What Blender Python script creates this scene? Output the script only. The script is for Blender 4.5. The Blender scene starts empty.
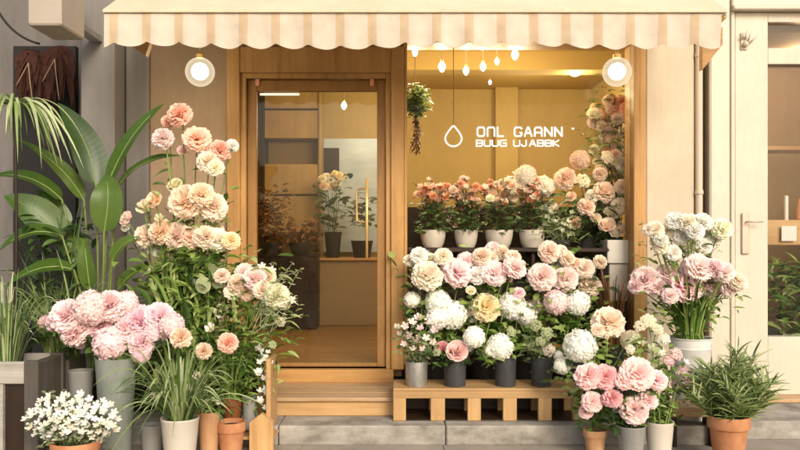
import bpy, math, random
from mathutils import Vector, Matrix, Quaternion
R = random.Random(7)
S = bpy.context.scene
C = S.collection
PI = math.pi
CAM = Vector((0, -6, 1.35))
F = 780.0

def P(px, py, D):
    """the point at distance D in front of the lens plane seen at a pixel of the 800x450 photograph"""
    return Vector(((px-400)*D/F, D-6, 1.35+(240-py)*D/F))
def lin(c):
    return tuple(((v/255)/12.92 if v/255 <= .04045 else ((v/255+.055)/1.055)**2.4) for v in c)
def lerp(a, b, t): return a+(b-a)*t

# ------------------------------------------------------------------ materials
DEEP = .84
def newmat(name):
    m = bpy.data.materials.new(name); m.use_nodes = True
    nt = m.node_tree; nt.nodes.clear()
    return m, nt, nt.nodes, nt.links
def N(nt, typ, **kw):
    n = nt.nodes.new(typ)
    for k, v in kw.items():
        if k in n.inputs: n.inputs[k].default_value = v
        else: setattr(n, k, v)
    return n
def mapped(nt, scale, coord='Object'):
    tc = N(nt, 'ShaderNodeTexCoord'); mp = N(nt, 'ShaderNodeMapping'); mp.inputs['Scale'].default_value = scale
    nt.links.new(tc.outputs[coord], mp.inputs['Vector']); return mp.outputs['Vector']
def ramp(nt, fac, stops):
    r = N(nt, 'ShaderNodeValToRGB'); e = r.color_ramp.elements
    e[0].position, e[0].color = stops[0][0], (*stops[0][1], 1)
    e[1].position, e[1].color = stops[-1][0], (*stops[-1][1], 1)
    for p, c in stops[1:-1]:
        q = e.new(p); q.color = (*c, 1)
    nt.links.new(fac, r.inputs['Fac']); return r.outputs['Color']
def surface(name, cols, scale=(3, 3, 3), detail=6, rough=.6, bump=.15, bscale=None, metal=0, dist=.005, spec=.4, coord='Object', rvar=.15):
    """noise-mottled principled surface; cols = list of linear colours through the noise"""
    m, nt, ns, lk = newmat(name)
    v = mapped(nt, scale, coord)
    nz = N(nt, 'ShaderNodeTexNoise', Scale=1.0, Detail=detail, Roughness=.6); lk.new(v, nz.inputs['Vector'])
    if not metal: cols = [tuple(v*DEEP for v in c) for c in cols]
    k = len(cols)
    col = ramp(nt, nz.outputs['Fac'], [(.3+.4*i/max(1, k-1), c) for i, c in enumerate(cols)])
    if name.endswith('_wall') or name in ('white_paint', 'grey_pillar', 'canvas', 'stone', 'paving'):
        for sc_, lo, hi, ps in (((7, 7, .6), .94, 1.02, .5), ((.9, .9, .9), .92, 1.04, .5), ((26, 26, 9), .93, 1.02, .45)):
            vs_ = mapped(nt, sc_, coord); ns_ = N(nt, 'ShaderNodeTexNoise', Scale=1.0, Detail=9, Roughness=.7); lk.new(vs_, ns_.inputs['Vector'])
            m2 = N(nt, 'ShaderNodeMapRange'); m2.inputs['From Min'].default_value = .28; m2.inputs['From Max'].default_value = .6; m2.inputs['To Min'].default_value = lo; m2.inputs['To Max'].default_value = hi
            lk.new(ns_.outputs['Fac'], m2.inputs['Value']); hv = N(nt, 'ShaderNodeHueSaturation'); lk.new(m2.outputs[0], hv.inputs['Value']); lk.new(col, hv.inputs['Color']); col = hv.outputs[0]
    b = N(nt, 'ShaderNodeBsdfPrincipled', Metallic=metal); b.inputs['Specular IOR Level'].default_value = spec
    lk.new(col, b.inputs['Base Color'])
    mr = N(nt, 'ShaderNodeMapRange'); mr.inputs['To Min'].default_value = rough-rvar*.5; mr.inputs['To Max'].default_value = min(1, rough+rvar*.5)
    lk.new(nz.outputs['Fac'], mr.inputs['Value']); lk.new(mr.outputs[0], b.inputs['Roughness'])
    if bump:
        v2 = mapped(nt, bscale or tuple(s*6 for s in scale), coord)
        n2 = N(nt, 'ShaderNodeTexNoise', Scale=1.0, Detail=5); lk.new(v2, n2.inputs['Vector'])
        bp = N(nt, 'ShaderNodeBump', Strength=bump, Distance=dist); lk.new(n2.outputs['Fac'], bp.inputs['Height']); lk.new(bp.outputs[0], b.inputs['Normal'])
    o = N(nt, 'ShaderNodeOutputMaterial'); lk.new(b.outputs[0], o.inputs['Surface'])
    return m
def wood(name, c1, c2, axis='Z', rough=.5, grain=1.0):
    c1 = tuple(v*DEEP for v in c1); c2 = tuple(v*DEEP*.96 for v in c2)
    s = {'X': (.8, 14, 14), 'Y': (14, .8, 14), 'Z': (14, 14, .8)}[axis]
    m, nt, ns, lk = newmat(name)
    v = mapped(nt, tuple(x*grain for x in s))
    n1 = N(nt, 'ShaderNodeTexNoise', Scale=1.0, Detail=8, Roughness=.65, Distortion=.6); lk.new(v, n1.inputs['Vector'])
    v3 = mapped(nt, tuple(x*grain*5 for x in s)); n3 = N(nt, 'ShaderNodeTexNoise', Scale=1.0, Detail=3); lk.new(v3, n3.inputs['Vector'])
    a = N(nt, 'ShaderNodeMath', operation='MULTIPLY_ADD'); lk.new(n3.outputs['Fac'], a.inputs[0]); a.inputs[1].default_value = .35; lk.new(n1.outputs['Fac'], a.inputs[2])
    mid = tuple((x*.6+y*.4) for x, y in zip(c1, c2))
    col = ramp(nt, a.outputs[0], [(.42, c2), (.62, mid), (.85, c1)])
    oi = N(nt, 'ShaderNodeObjectInfo'); mr = N(nt, 'ShaderNodeMapRange'); mr.inputs['To Min'].default_value = .86; mr.inputs['To Max'].default_value = 1.1; lk.new(oi.outputs['Random'], mr.inputs['Value'])
    v4 = mapped(nt, (2.2, 2.2, 2.2)); n4 = N(nt, 'ShaderNodeTexNoise', Scale=1.0, Detail=7, Roughness=.65); lk.new(v4, n4.inputs['Vector'])
    m4 = N(nt, 'ShaderNodeMapRange'); m4.inputs['From Min'].default_value = .3; m4.inputs['From Max'].default_value = .65; m4.inputs['To Min'].default_value = .8; m4.inputs['To Max'].default_value = 1.06; lk.new(n4.outputs['Fac'], m4.inputs['Value'])
    mu = N(nt, 'ShaderNodeMath', operation='MULTIPLY'); lk.new(mr.outputs[0], mu.inputs[0]); lk.new(m4.outputs[0], mu.inputs[1])
    hv = N(nt, 'ShaderNodeHueSaturation'); lk.new(mu.outputs[0], hv.inputs['Value']); lk.new(col, hv.inputs['Color']); col = hv.outputs[0]
    b = N(nt, 'ShaderNodeBsdfPrincipled', Roughness=rough); b.inputs['Specular IOR Level'].default_value = .35
    lk.new(col, b.inputs['Base Color'])
    bp = N(nt, 'ShaderNodeBump', Strength=.12, Distance=.003); lk.new(a.outputs[0], bp.inputs['Height']); lk.new(bp.outputs[0], b.inputs['Normal'])
    o = N(nt, 'ShaderNodeOutputMaterial'); lk.new(b.outputs[0], o.inputs['Surface'])
    return m
def thin(name, kind):
    """petal: colour of the object with light coming through; leaf: green chosen by the per-leaf attribute 'tint'"""
    m, nt, ns, lk = newmat(name)
    if kind == 'petal':
        oi = N(nt, 'ShaderNodeObjectInfo')
        at = N(nt, 'ShaderNodeAttribute', attribute_name='tint')
        hs = N(nt, 'ShaderNodeHueSaturation')
        mr = N(nt, 'ShaderNodeMapRange'); mr.inputs['To Min'].default_value = 1.15; mr.inputs['To Max'].default_value = .55
        mv = N(nt, 'ShaderNodeMapRange'); mv.inputs['To Min'].default_value = 1.02; mv.inputs['To Max'].default_value = 1.12
        lk.new(at.outputs['Fac'], mr.inputs['Value']); lk.new(at.outputs['Fac'], mv.inputs['Value'])
        lk.new(oi.outputs['Color'], hs.inputs['Color']); lk.new(mr.outputs[0], hs.inputs['Saturation']); lk.new(mv.outputs[0], hs.inputs['Value'])
        col = hs.outputs[0]; tr = .38; rg = .6
    else:
        at = N(nt, 'ShaderNodeAttribute', attribute_name='tint')
        col = ramp(nt, at.outputs['Fac'], kind); tr = .26; rg = .36
        hs = N(nt, 'ShaderNodeHueSaturation'); v = mapped(nt, (18, 18, 18)); nz = N(nt, 'ShaderNodeTexNoise', Scale=1.0, Detail=4); lk.new(v, nz.inputs['Vector'])
        mv = N(nt, 'ShaderNodeMapRange'); mv.inputs['To Min'].default_value = .75; mv.inputs['To Max'].default_value = 1.25
        lk.new(nz.outputs['Fac'], mv.inputs['Value']); lk.new(mv.outputs[0], hs.inputs['Value']); lk.new(col, hs.inputs['Color']); col = hs.outputs[0]
    vein = None
    if name == 'leaf_big':
        va = N(nt, 'ShaderNodeAttribute', attribute_name='vein'); sn = N(nt, 'ShaderNodeMath', operation='SINE'); lk.new(va.outputs['Fac'], sn.inputs[0])
        mv2 = N(nt, 'ShaderNodeMapRange'); mv2.inputs['From Min'].default_value = -1; mv2.inputs['To Min'].default_value = .985; mv2.inputs['To Max'].default_value = 1.015
        lk.new(sn.outputs[0], mv2.inputs['Value']); h2 = N(nt, 'ShaderNodeHueSaturation'); lk.new(mv2.outputs[0], h2.inputs['Value']); lk.new(col, h2.inputs['Color']); col = h2.outputs[0]
        vein = N(nt, 'ShaderNodeBump', Strength=.08, Distance=.001); lk.new(sn.outputs[0], vein.inputs['Height'])
    b = N(nt, 'ShaderNodeBsdfPrincipled', Roughness=rg); b.inputs['Specular IOR Level'].default_value = .5 if kind != 'petal' else .12
    lk.new(col, b.inputs['Base Color'])
    if vein: lk.new(vein.outputs[0], b.inputs['Normal'])
    t = N(nt, 'ShaderNodeBsdfTranslucent'); lk.new(col, t.inputs['Color'])
    mx = N(nt, 'ShaderNodeMixShader', Fac=tr); lk.new(b.outputs[0], mx.inputs[1]); lk.new(t.outputs[0], mx.inputs[2])
    o = N(nt, 'ShaderNodeOutputMaterial'); lk.new(mx.outputs[0], o.inputs['Surface'])
    return m
def glass(name, tint=(1, 1, 1), ior=1.22, rough=0.0):
    m, nt, ns, lk = newmat(name)
    fr = N(nt, 'ShaderNodeFresnel', IOR=ior)
    t = N(nt, 'ShaderNodeBsdfTransparent', Color=(*tint, 1)); g = N(nt, 'ShaderNodeBsdfGlossy', Roughness=rough)
    mx = N(nt, 'ShaderNodeMixShader'); lk.new(fr.outputs[0], mx.inputs[0]); lk.new(t.outputs[0], mx.inputs[1]); lk.new(g.outputs[0], mx.inputs[2])
    o = N(nt, 'ShaderNodeOutputMaterial'); lk.new(mx.outputs[0], o.inputs['Surface'])
    return m
def emit(name, col, s):
    m, nt, ns, lk = newmat(name)
    e = N(nt, 'ShaderNodeEmission', Color=(*col, 1), Strength=s); o = N(nt, 'ShaderNodeOutputMaterial'); lk.new(e.outputs[0], o.inputs['Surface'])
    return m

M = {}
M['oak'] = wood('oak', lin((206, 160, 100)), lin((168, 122, 68)), 'Z')
M['oak_x'] = wood('oak_x', lin((206, 160, 100)), lin((166, 118, 66)), 'X')
M['oak_door'] = wood('oak_door', lin((184, 138, 80)), lin((148, 104, 54)), 'Z')
M['oak_door_x'] = wood('oak_door_x', lin((184, 138, 80)), lin((148, 104, 54)), 'X')
M['pine_x'] = wood('pine_x', lin((214, 174, 122)), lin((180, 138, 88)), 'X')
M['pine'] = wood('pine', lin((214, 174, 122)), lin((180, 138, 88)), 'Z')
M['tread'] = wood('tread', lin((214, 180, 140)), lin((176, 138, 98)), 'X')
M['darkwood'] = wood('darkwood', lin((62, 42, 28)), lin((34, 24, 17)), 'X')
M['darkwood_z'] = wood('darkwood_z', lin((58, 42, 30)), lin((32, 24, 18)), 'Z')
M['floorwood'] = wood('floorwood', lin((140, 104, 56)), lin((108, 78, 40)), 'X')
M['cabinet'] = wood('cabinet', lin((200, 168, 110)), lin((182, 148, 92)), 'Z', grain=.6)
M['whitewash'] = wood('whitewash', lin((196, 190, 180)), lin((140, 132, 122)), 'X')
M['greywood'] = wood('greywood', lin((104, 98, 90)), lin((74, 68, 62)), 'Z')
M['beige_wall'] = surface('beige_wall', [lin((178, 150, 122)), lin((190, 164, 134))], (1.5, 1.5, 1.5), rough=.85, bump=.12, bscale=(60, 60, 60), dist=.002)
M['cream_wall'] = surface('cream_wall', [lin((206, 190, 166)), lin((218, 203, 180))], (1.2, 1.2, 1.2), rough=.8, bump=.12, bscale=(60, 60, 60), dist=.002)
M['white_paint'] = surface('white_paint', [lin((216, 205, 186)), lin((224, 214, 196))], (2, 2, .6), rough=.45, bump=.05, bscale=(20, 20, 60), dist=.001)
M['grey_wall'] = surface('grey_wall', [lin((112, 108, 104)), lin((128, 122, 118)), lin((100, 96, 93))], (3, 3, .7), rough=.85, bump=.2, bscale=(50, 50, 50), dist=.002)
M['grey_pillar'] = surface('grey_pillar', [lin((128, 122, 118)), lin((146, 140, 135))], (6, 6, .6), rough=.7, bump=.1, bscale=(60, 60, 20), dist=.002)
M['box_paint'] = surface('box_paint', [lin((178, 164, 148)), lin((190, 178, 164))], (2, 2, 2), rough=.55, bump=.06)
M['ochre_wall'] = surface('ochre_wall', [lin((196, 166, 100)), lin((204, 176, 112))], (1, 1, 1), rough=.8, bump=.1, bscale=(40, 40, 40), dist=.002)
M['ceiling'] = surface('ceiling', [lin((186, 154, 88)), lin((194, 162, 96))], (1, 1, 1), rough=.8, bump=.05)
M['khaki'] = surface('khaki', [lin((150, 124, 78)), lin((160, 134, 88))], (2, 2, 2), rough=.55, bump=.05)
M['reflection_grey'] = surface('reflection_grey', [lin((176, 192, 208)), lin((206, 218, 230))], (3, 3, 8), rough=.5, bump=.05)  # pale tone of a glass reflection, put into a board's colour
M['stone'] = surface('stone', [lin((120, 115, 106)), lin((164, 158, 148)), lin((192, 186, 176))], (5, 5, 9), detail=10, rough=.85, bump=.5, bscale=(70, 70, 70), dist=.004)
M['paving'] = surface('paving', [lin((150, 140, 128)), lin((178, 168, 154))], (2, 2, 2), detail=10, rough=.85, bump=.4, bscale=(60, 60, 60), dist=.004)
M['terra'] = surface('terra', [lin((182, 118, 78)), lin((200, 138, 96)), lin((212, 156, 116))], (9, 9, 5), rough=.75, bump=.15, bscale=(60, 60, 120), dist=.002)
M['terra_dark'] = surface('terra_dark', [lin((120, 70, 38)), lin((156, 98, 56))], (9, 9, 5), rough=.6, bump=.2, dist=.003)
M['terra_pale'] = surface('terra_pale', [lin((190, 140, 98)), lin((212, 170, 128))], (12, 12, 4), rough=.8, bump=.2, dist=.003)
M['whitepot'] = surface('whitepot', [lin((222, 214, 200)), lin((232, 226, 214))], (6, 6, 6), rough=.4, bump=.04, dist=.001)
M['bowl'] = surface('bowl', [lin((206, 196, 180)), lin((218, 208, 192))], (8, 8, 8), rough=.4, bump=.05, dist=.001)
M['zinc'] = surface('zinc', [lin((150, 150, 146)), lin((186, 186, 182)), lin((168, 168, 164))], (16, 16, 10), rough=.42, bump=.1, metal=.75, dist=.001)
M['greypot'] = surface('greypot', [lin((140, 140, 138)), lin((164, 162, 158))], (10, 10, 4), rough=.6, bump=.08, dist=.001)
M['darkpot'] = surface('darkpot', [lin((58, 58, 60)), lin((76, 76, 78))], (10, 10, 6), rough=.5, bump=.1, dist=.001)
M['sagepot'] = surface('sagepot', [lin((122, 128, 120)), lin((148, 154, 146)), lin((134, 140, 132))], (7, 7, 3), rough=.5, bump=.08, dist=.001)
M['whitebucket'] = surface('whitebucket', [lin((222, 220, 214)), lin((236, 234, 229))], (8, 8, 6), rough=.45, bump=.06, dist=.001)
M['soil'] = surface('soil', [lin((40, 30, 22)), lin((62, 48, 36))], (40, 40, 40), rough=.95, bump=.8, dist=.01)
M['brass'] = surface('brass', [lin((224, 186, 116)), lin((236, 202, 140))], (8, 8, 8), rough=.32, bump=0, metal=.45)
M['copper'] = surface('copper', [lin((214, 150, 120)), lin((226, 170, 140))], (8, 8, 8), rough=.35, bump=0, metal=.8)
M['black'] = surface('black', [lin((26, 22, 20)), lin((36, 30, 28))], (8, 8, 8), rough=.6, bump=.05)
M['brown_metal'] = surface('brown_metal', [lin((104, 66, 40)), lin((122, 82, 52))], (8, 8, 2), rough=.5, bump=.05)
M['pipe'] = surface('pipe', [lin((206, 190, 168)), lin((216, 202, 182))], (8, 8, 2), rough=.5, bump=.03)
M['handle_plate'] = surface('handle_plate', [lin((186, 164, 146)), lin((204, 184, 166))], (20, 20, 6), rough=.45, bump=.05, metal=.3)
M['dried'] = surface('dried', [lin((50, 24, 18)), lin((84, 46, 32))], (30, 30, 30), rough=.9, bump=.4)
M['twine'] = surface('twine', [lin((150, 126, 96)), lin((176, 152, 120))], (60, 60, 60), rough=.9, bump=.3)
M['card'] = surface('card', [lin((226, 222, 212)), lin((236, 232, 224))], (6, 6, 6), rough=.7, bump=0)
M['canvas'] = surface('canvas', [lin((226, 208, 176)), lin((232, 216, 188))], (1.5, 1.5, 1.5), rough=.9, bump=.2, bscale=(300, 300, 300), dist=.001)
M['petal'] = thin('petal', 'petal')
G = lambda *a: [(i/(len(a)-1), lin(c)) for i, c in enumerate(a)]
M['leaf'] = thin('leaf', G((40, 62, 24), (88, 120, 46), (140, 164, 80), (176, 190, 122)))
M['leaf_dark'] = thin('leaf_dark', G((30, 50, 22), (62, 90, 40), (108, 136, 70)))
M['leaf_big'] = thin('leaf_big', G((38, 60, 20), (62, 90, 30), (102, 128, 52), (156, 170, 104)))
M['leaf_grey'] = thin('leaf_grey', G((74, 90, 54), (118, 132, 86), (158, 168, 122)))
M['leaf_blade'] = thin('leaf_blade', G((60, 88, 38), (108, 134, 68), (156, 174, 112), (200, 206, 166)))
M['leaf_spiky'] = thin('leaf_spiky', G((58, 80, 36), (104, 126, 64), (148, 162, 98), (178, 186, 130)))
M['leaf_brown'] = thin('leaf_brown', G((60, 46, 26), (120, 80, 40), (170, 116, 62)))
M['leaf_gold'] = thin('leaf_gold', G((92, 86, 30), (146, 136, 52), (184, 162, 80)))
M['glass'] = glass('glass', ior=1.12)
M['door_glass'] = glass('door_glass', ior=1.3)
def globe_glass():
    m, nt, ns, lk = newmat('glass_globe')
    lw = N(nt, 'ShaderNodeLayerWeight', Blend=.35); t = N(nt, 'ShaderNodeBsdfTransparent'); e = N(nt, 'ShaderNodeEmission', Color=(1, .82, .55, 1), Strength=.75)
    mr = N(nt, 'ShaderNodeMapRange'); mr.inputs['To Min'].default_value = .25; mr.inputs['To Max'].default_value = .8; lk.new(lw.outputs['Facing'], mr.inputs['Value'])
    mx = N(nt, 'ShaderNodeMixShader'); lk.new(mr.outputs[0], mx.inputs[0]); lk.new(t.outputs[0], mx.inputs[1]); lk.new(e.outputs[0], mx.inputs[2])
    o = N(nt, 'ShaderNodeOutputMaterial'); lk.new(mx.outputs[0], o.inputs['Surface']); return m
M['glass_globe'] = globe_glass()
M['bulb'] = emit('bulb', (1, .80, .50), 9)
M['bulb_globe'] = emit('bulb_globe', (1, .86, .62), 5)
M['decal_glow'] = emit('decal_glow', (1, .93, .78), 1.1)  # emission added so the white decal lettering reads bright in shade
M['striplight'] = emit('striplight', (1, .85, .6), 1.0)

def stripes():
    m, nt, ns, lk = newmat('awning_stripes')
    tc = N(nt, 'ShaderNodeTexCoord'); sp = N(nt, 'ShaderNodeSeparateXYZ'); lk.new(tc.outputs['UV'], sp.inputs[0])
    fr = N(nt, 'ShaderNodeMath', operation='FRACT'); lk.new(sp.outputs['X'], fr.inputs[0])
    ab = N(nt, 'ShaderNodeMath', operation='SUBTRACT'); lk.new(fr.outputs[0], ab.inputs[0]); ab.inputs[1].default_value = .5
    a2 = N(nt, 'ShaderNodeMath', operation='ABSOLUTE'); lk.new(ab.outputs[0], a2.inputs[0])
    mr = N(nt, 'ShaderNodeMapRange'); mr.inputs['From Min'].default_value = .345; mr.inputs['From Max'].default_value = .375; lk.new(a2.outputs[0], mr.inputs['Value'])
    nz = N(nt, 'ShaderNodeTexNoise', Scale=9.0, Detail=6); lk.new(tc.outputs['Object'], nz.inputs['Vector'])
    w = ramp(nt, nz.outputs['Fac'], [(.3, lin((208, 196, 178))), (.7, lin((222, 211, 195)))])
    t = ramp(nt, nz.outputs['Fac'], [(.3, lin((200, 176, 144))), (.7, lin((214, 192, 162)))])
    mx = N(nt, 'ShaderNodeMix', data_type='RGBA'); lk.new(mr.outputs[0], mx.inputs['Factor']); lk.new(w, mx.inputs[6]); lk.new(t, mx.inputs[7])
    b = N(nt, 'ShaderNodeBsdfPrincipled', Roughness=.9); lk.new(mx.outputs[2], b.inputs['Base Color'])
    n2 = N(nt, 'ShaderNodeTexNoise', Scale=7.0, Detail=8, Roughness=.55); lk.new(tc.outputs['Object'], n2.inputs['Vector'])
    bp = N(nt, 'ShaderNodeBump', Strength=.45, Distance=.02); lk.new(n2.outputs['Fac'], bp.inputs['Height']); lk.new(bp.outputs[0], b.inputs['Normal'])
    tl = N(nt, 'ShaderNodeBsdfTranslucent'); lk.new(mx.outputs[2], tl.inputs['Color'])
    ms = N(nt, 'ShaderNodeMixShader', Fac=.2); lk.new(b.outputs[0], ms.inputs[1]); lk.new(tl.outputs[0], ms.inputs[2])
    o = N(nt, 'ShaderNodeOutputMaterial'); lk.new(ms.outputs[0], o.inputs['Surface'])
    return m
M['stripes'] = stripes()

# ------------------------------------------------------------------ mesh builder
class MB:
    def __init__(s): s.v = []; s.f = []; s.t = []; s.uv = None; s.vein = None
    def box(s, a, b, bev=0.0):
        x0, y0, z0 = [min(p, q) for p, q in zip(a, b)]; x1, y1, z1 = [max(p, q) for p, q in zip(a, b)]
        if bev <= 0:
            i = len(s.v)
            s.v += [(x0,y0,z0),(x1,y0,z0),(x1,y1,z0),(x0,y1,z0),(x0,y0,z1),(x1,y0,z1),(x1,y1,z1),(x0,y1,z1)]
            s.f += [(i,i+3,i+2,i+1),(i+4,i+5,i+6,i+7),(i,i+1,i+5,i+4),(i+1,i+2,i+6,i+5),(i+2,i+3,i+7,i+6),(i+3,i,i+4,i+7)]
            s.t += [.5]*8
            return s
        e = min(bev, (x1-x0)*.45, (y1-y0)*.45, (z1-z0)*.45)
        def ring(z, d):
            return [(x0+d+e,y0+d,z),(x1-d-e,y0+d,z),(x1-d,y0+d+e,z),(x1-d,y1-d-e,z),(x1-d-e,y1-d,z),(x0+d+e,y1-d,z),(x0+d,y1-d-e,z),(x0+d,y0+d+e,z)]
        s.loft([ring(z0, e*.6), ring(z0+e, 0), ring(z1-e, 0), ring(z1, e*.6)])
        return s
    def loft(s, rings, tint=.5, caps=True, closed=True):
        i = len(s.v); n = len(rings[0])
        for r in rings: s.v += [tuple(p) for p in r]
        s.t += [tint]*(n*len(rings))
        for k in range(len(rings)-1):
            for j in range(n if closed else n-1):
                a = i+k*n+j; b = i+k*n+(j+1) % n
                s.f.append((a, b, b+n, a+n))
        if caps:
            s.f.append(tuple(range(i+n-1, i-1, -1))); s.f.append(tuple(range(i+n*(len(rings)-1), i+n*len(rings))))
        return s
    def tube(s, pts, r0, r1=None, n=6, tint=.5, caps=True):
        r1 = r0 if r1 is None else r1
        pts = [Vector(p) for p in pts]; rings = []
        up = None
        for k, p in enumerate(pts):
            t = (pts[min(k+1, len(pts)-1)]-pts[max(k-1, 0)])
            t = t.normalized() if t.length > 1e-9 else Vector((0, 0, 1))
            if up is None: up = Vector((1, 0, 0)) if abs(t.x) < .9 else Vector((0, 1, 0))
            u = t.cross(up).normalized(); w = u.cross(t).normalized(); up = w
            r = lerp(r0, r1, k/max(1, len(pts)-1))
            rings.append([p+(u*math.cos(a)+w*math.sin(a))*r for a in [2*PI*j/n for j in range(n)]])
        return s.loft([list(reversed(r)) for r in rings], tint, caps)
    def lathe(s, c, prof, n=32, tint=.5, wob=0):
        """prof = [(radius, z)] about the vertical through c; open ends closed by a cap when the radius is > 0"""
        rings = []
        for r, z in prof:
            rings.append([(c[0]+r*math.cos(2*PI*j/n), c[1]+r*math.sin(2*PI*j/n), c[2]+z) for j in range(n)])
        return s.loft(rings, tint)
    def sphere(s, c, r, n=16, m=10, sz=1.0):
        prof = [(max(1e-4, r*math.sin(PI*k/m)), -r*sz*math.cos(PI*k/m)) for k in range(m+1)]
        return s.lathe(c, prof, n)
    def prism(s, poly, y0, y1):
        """poly = [(x, z)] counter-clockwise seen from the street, extruded from y0 to y1"""
        return s.loft([[(x, y0, z) for x, z in poly], [(x, y1, z) for x, z in poly]])
    def ribbon(s, pts, width, prof, nrm, fold=.15, tint=.5, wave=0.0, cols=2):
        """a leaf blade along pts: prof(t) is the half-width share, fold lifts its edges"""
        i = len(s.v); n = len(pts); pts = [Vector(p) for p in pts]; nrm = Vector(nrm)
        ph = R.random()*6
        for k, p in enumerate(pts):
            t = pts[min(k+1, n-1)]-pts[max(k-1, 0)]
            t = t.normalized() if t.length > 1e-9 else Vector((0, 0, 1))
            sd = t.cross(nrm)
            sd = sd.normalized() if sd.length > 1e-6 else Vector((1, 0, 0))
            nn = sd.cross(t).normalized(); u = k/(n-1); w = width*.5*max(.02, prof(u))
            for j in range(cols+1):
                q = j/cols*2-1
                s.v.append(tuple(p+sd*w*q+nn*(abs(q)*fold*w+wave*w*math.sin(u*9+ph+q*2)*abs(q)))); s.t.append(tint)
                if s.vein is not None: s.vein.append(u*110-abs(q)*5)
        m = cols+1
        for k in range(n-1):
            for j in range(cols):
                a = i+k*m+j; s.f.append((a, a+1, a+1+m, a+m))
        return s
    def patch(s, base, d, sd, L, W, cup, curl, ruf, nr=3, nc=4, t0=.2, t1=.8, jit=.0):
        i = len(s.v); nn = sd.cross(d).normalized(); ph = R.random()*6; fq = R.uniform(5, 8)
        for a in range(nr+1):
            t = a/nr; c = base+d*(L*t)+nn*(curl*L*t*t)
            w = W*(.3+.7*math.sin(min(1, t*1.2)*PI/2))
            for b in range(nc+1):
                u = b/nc*2-1
                q = c+sd*(u*w*.5)+nn*(cup*W*u*u)-d*(.22*L*u*u*t)+nn*(ruf*W*math.sin(u*fq+ph)*t*t)+d*(ruf*.5*L*math.sin(u*fq*1.3+ph*2)*t*t)
                if jit: q += Vector((R.uniform(-jit, jit), R.uniform(-jit, jit), R.uniform(-jit, jit)))
                s.v.append(tuple(q)); s.t.append(lerp(t0, t1, t)+R.uniform(-.05, .05))
        m = nc+1
        for a in range(nr):
            for b in range(nc):
                k = i+a*m+b; s.f.append((k, k+1, k+1+m, k+m))
        return s
    def mesh(s, name, mat, org=(0, 0, 0), smooth=False, ang=None):
        me = bpy.data.meshes.new(name)
        o = Vector(org)
        me.from_pydata([tuple(Vector(p)-o) for p in s.v], [], s.f)
        at = me.attributes.new('tint', 'FLOAT', 'POINT'); at.data.foreach_set('value', [float(x) for x in s.t])
        if s.uv:
            ul = me.uv_layers.new(name='UVMap')
            for lp in me.loops: ul.data[lp.index].uv = s.uv[lp.vertex_index]
        if s.vein and len(s.vein) == len(s.v):
            a2 = me.attributes.new('vein', 'FLOAT', 'POINT'); a2.data.foreach_set('value', s.vein)
        me.materials.append(M[mat] if isinstance(mat, str) else mat)
        if smooth: me.shade_smooth()
        if ang: me.shade_smooth(); me.set_sharp_from_angle(angle=math.radians(ang))
        return me
def link(name, me, parent=None, loc=None):
    o = bpy.data.objects.new(name, me); C.objects.link(o)
    if parent is not None: o.parent = parent
    if loc is not None: o.location = loc
    return o
def root_loc(o):
    while o.parent is not None: o = o.parent
    return o.location
def part(name, mb, mat, parent, smooth=False, ang=None, label=None):
    o = link(name, mb.mesh(name, mat, root_loc(parent), smooth, ang), parent)
    if label: o['label'] = label
    return o
def thing(name, label, cat, loc, group=None):
    o = bpy.data.objects.new(name, None); o.empty_display_size = .1; C.objects.link(o); o.location = loc
    o['label'] = label; o['category'] = cat
    if group: o['group'] = group
    return o
def single(name, mb, mat, label, cat, loc, group=None, smooth=False, ang=None):
    o = link(name, mb.mesh(name, mat, loc, smooth, ang)); o.location = loc; o['label'] = label; o['category'] = cat
    if group: o['group'] = group
    return o
def structure(name, mb, mat, ang=None):
    o = link(name, mb.mesh(name, mat, (0, 0, 0), False, ang)); o['kind'] = 'structure'
    return o
def B(a, b, bev=.004): return MB().box(a, b, bev)
def bez(a, b, c, n=8):
    a, b, c = Vector(a), Vector(b), Vector(c)
    return [(a*(1-t)**2+b*2*t*(1-t)+c*t*t) for t in [k/n for k in range(n+1)]]
def X(px, D=6): return (px-400)*D/F
def Z(py, D=6): return 1.35+(240-py)*D/F

# leaf outlines
def strap(t): return min(1, .45+t*3)*(1-t**3.0)**.9
def oval(t): return math.sin(PI*min(1, t**.75))**.8 if 0 < t < 1 else 0.02
def broad(t): return (math.sin(PI*t**.62)**.75 if 0 < t < 1 else .03)
def needle(t): return (1-t)**.7

# ------------------------------------------------------------------ flower heads (unit radius, facing +Z)
def dirs(n, thmax):
    for i in range(n):
        ct = 1-(1-math.cos(thmax))*(i+.5)/n; th = math.acos(ct); ph = i*2.39996
        yield th, Vector((math.sin(th)*math.cos(ph), math.sin(th)*math.sin(ph), ct)), Vector((-math.sin(ph), math.cos(ph), 0))
def carnation():
    mb = MB()
    for th, d, s in dirs(128, 2.2):
        s = (Quaternion(d, R.uniform(-.7, .7)) @ s)
        d2 = (d+Vector((R.uniform(-.12, .12), R.uniform(-.12, .12), R.uniform(-.1, .1)))).normalized()
        mb.patch(d*.12, d2, s, R.uniform(.84, .96), R.uniform(.46, .66), R.uniform(-.05, .1), R.uniform(-.15, .22), .09, 3, 6, .1, .85)
    return mb
def peony():
    mb = MB()
    for th, d, s in dirs(104, 2.05):
        s = (Quaternion(d, R.uniform(-.5, .5)) @ s); inner = th < .9
        mb.patch(d*.1+Vector((0, 0, -.08)), (d+Vector((R.uniform(-.1, .1), R.uniform(-.1, .1), .08))).normalized(), s, R.uniform(.84, 1.0)*(.92 if inner else 1.02), R.uniform(.36, .5) if inner else R.uniform(.5, .68), .14, R.uniform(.05, .3) if th < 1.3 else R.uniform(-.1, .15), .075, 3, 5, .0, .85)
    return mb
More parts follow.
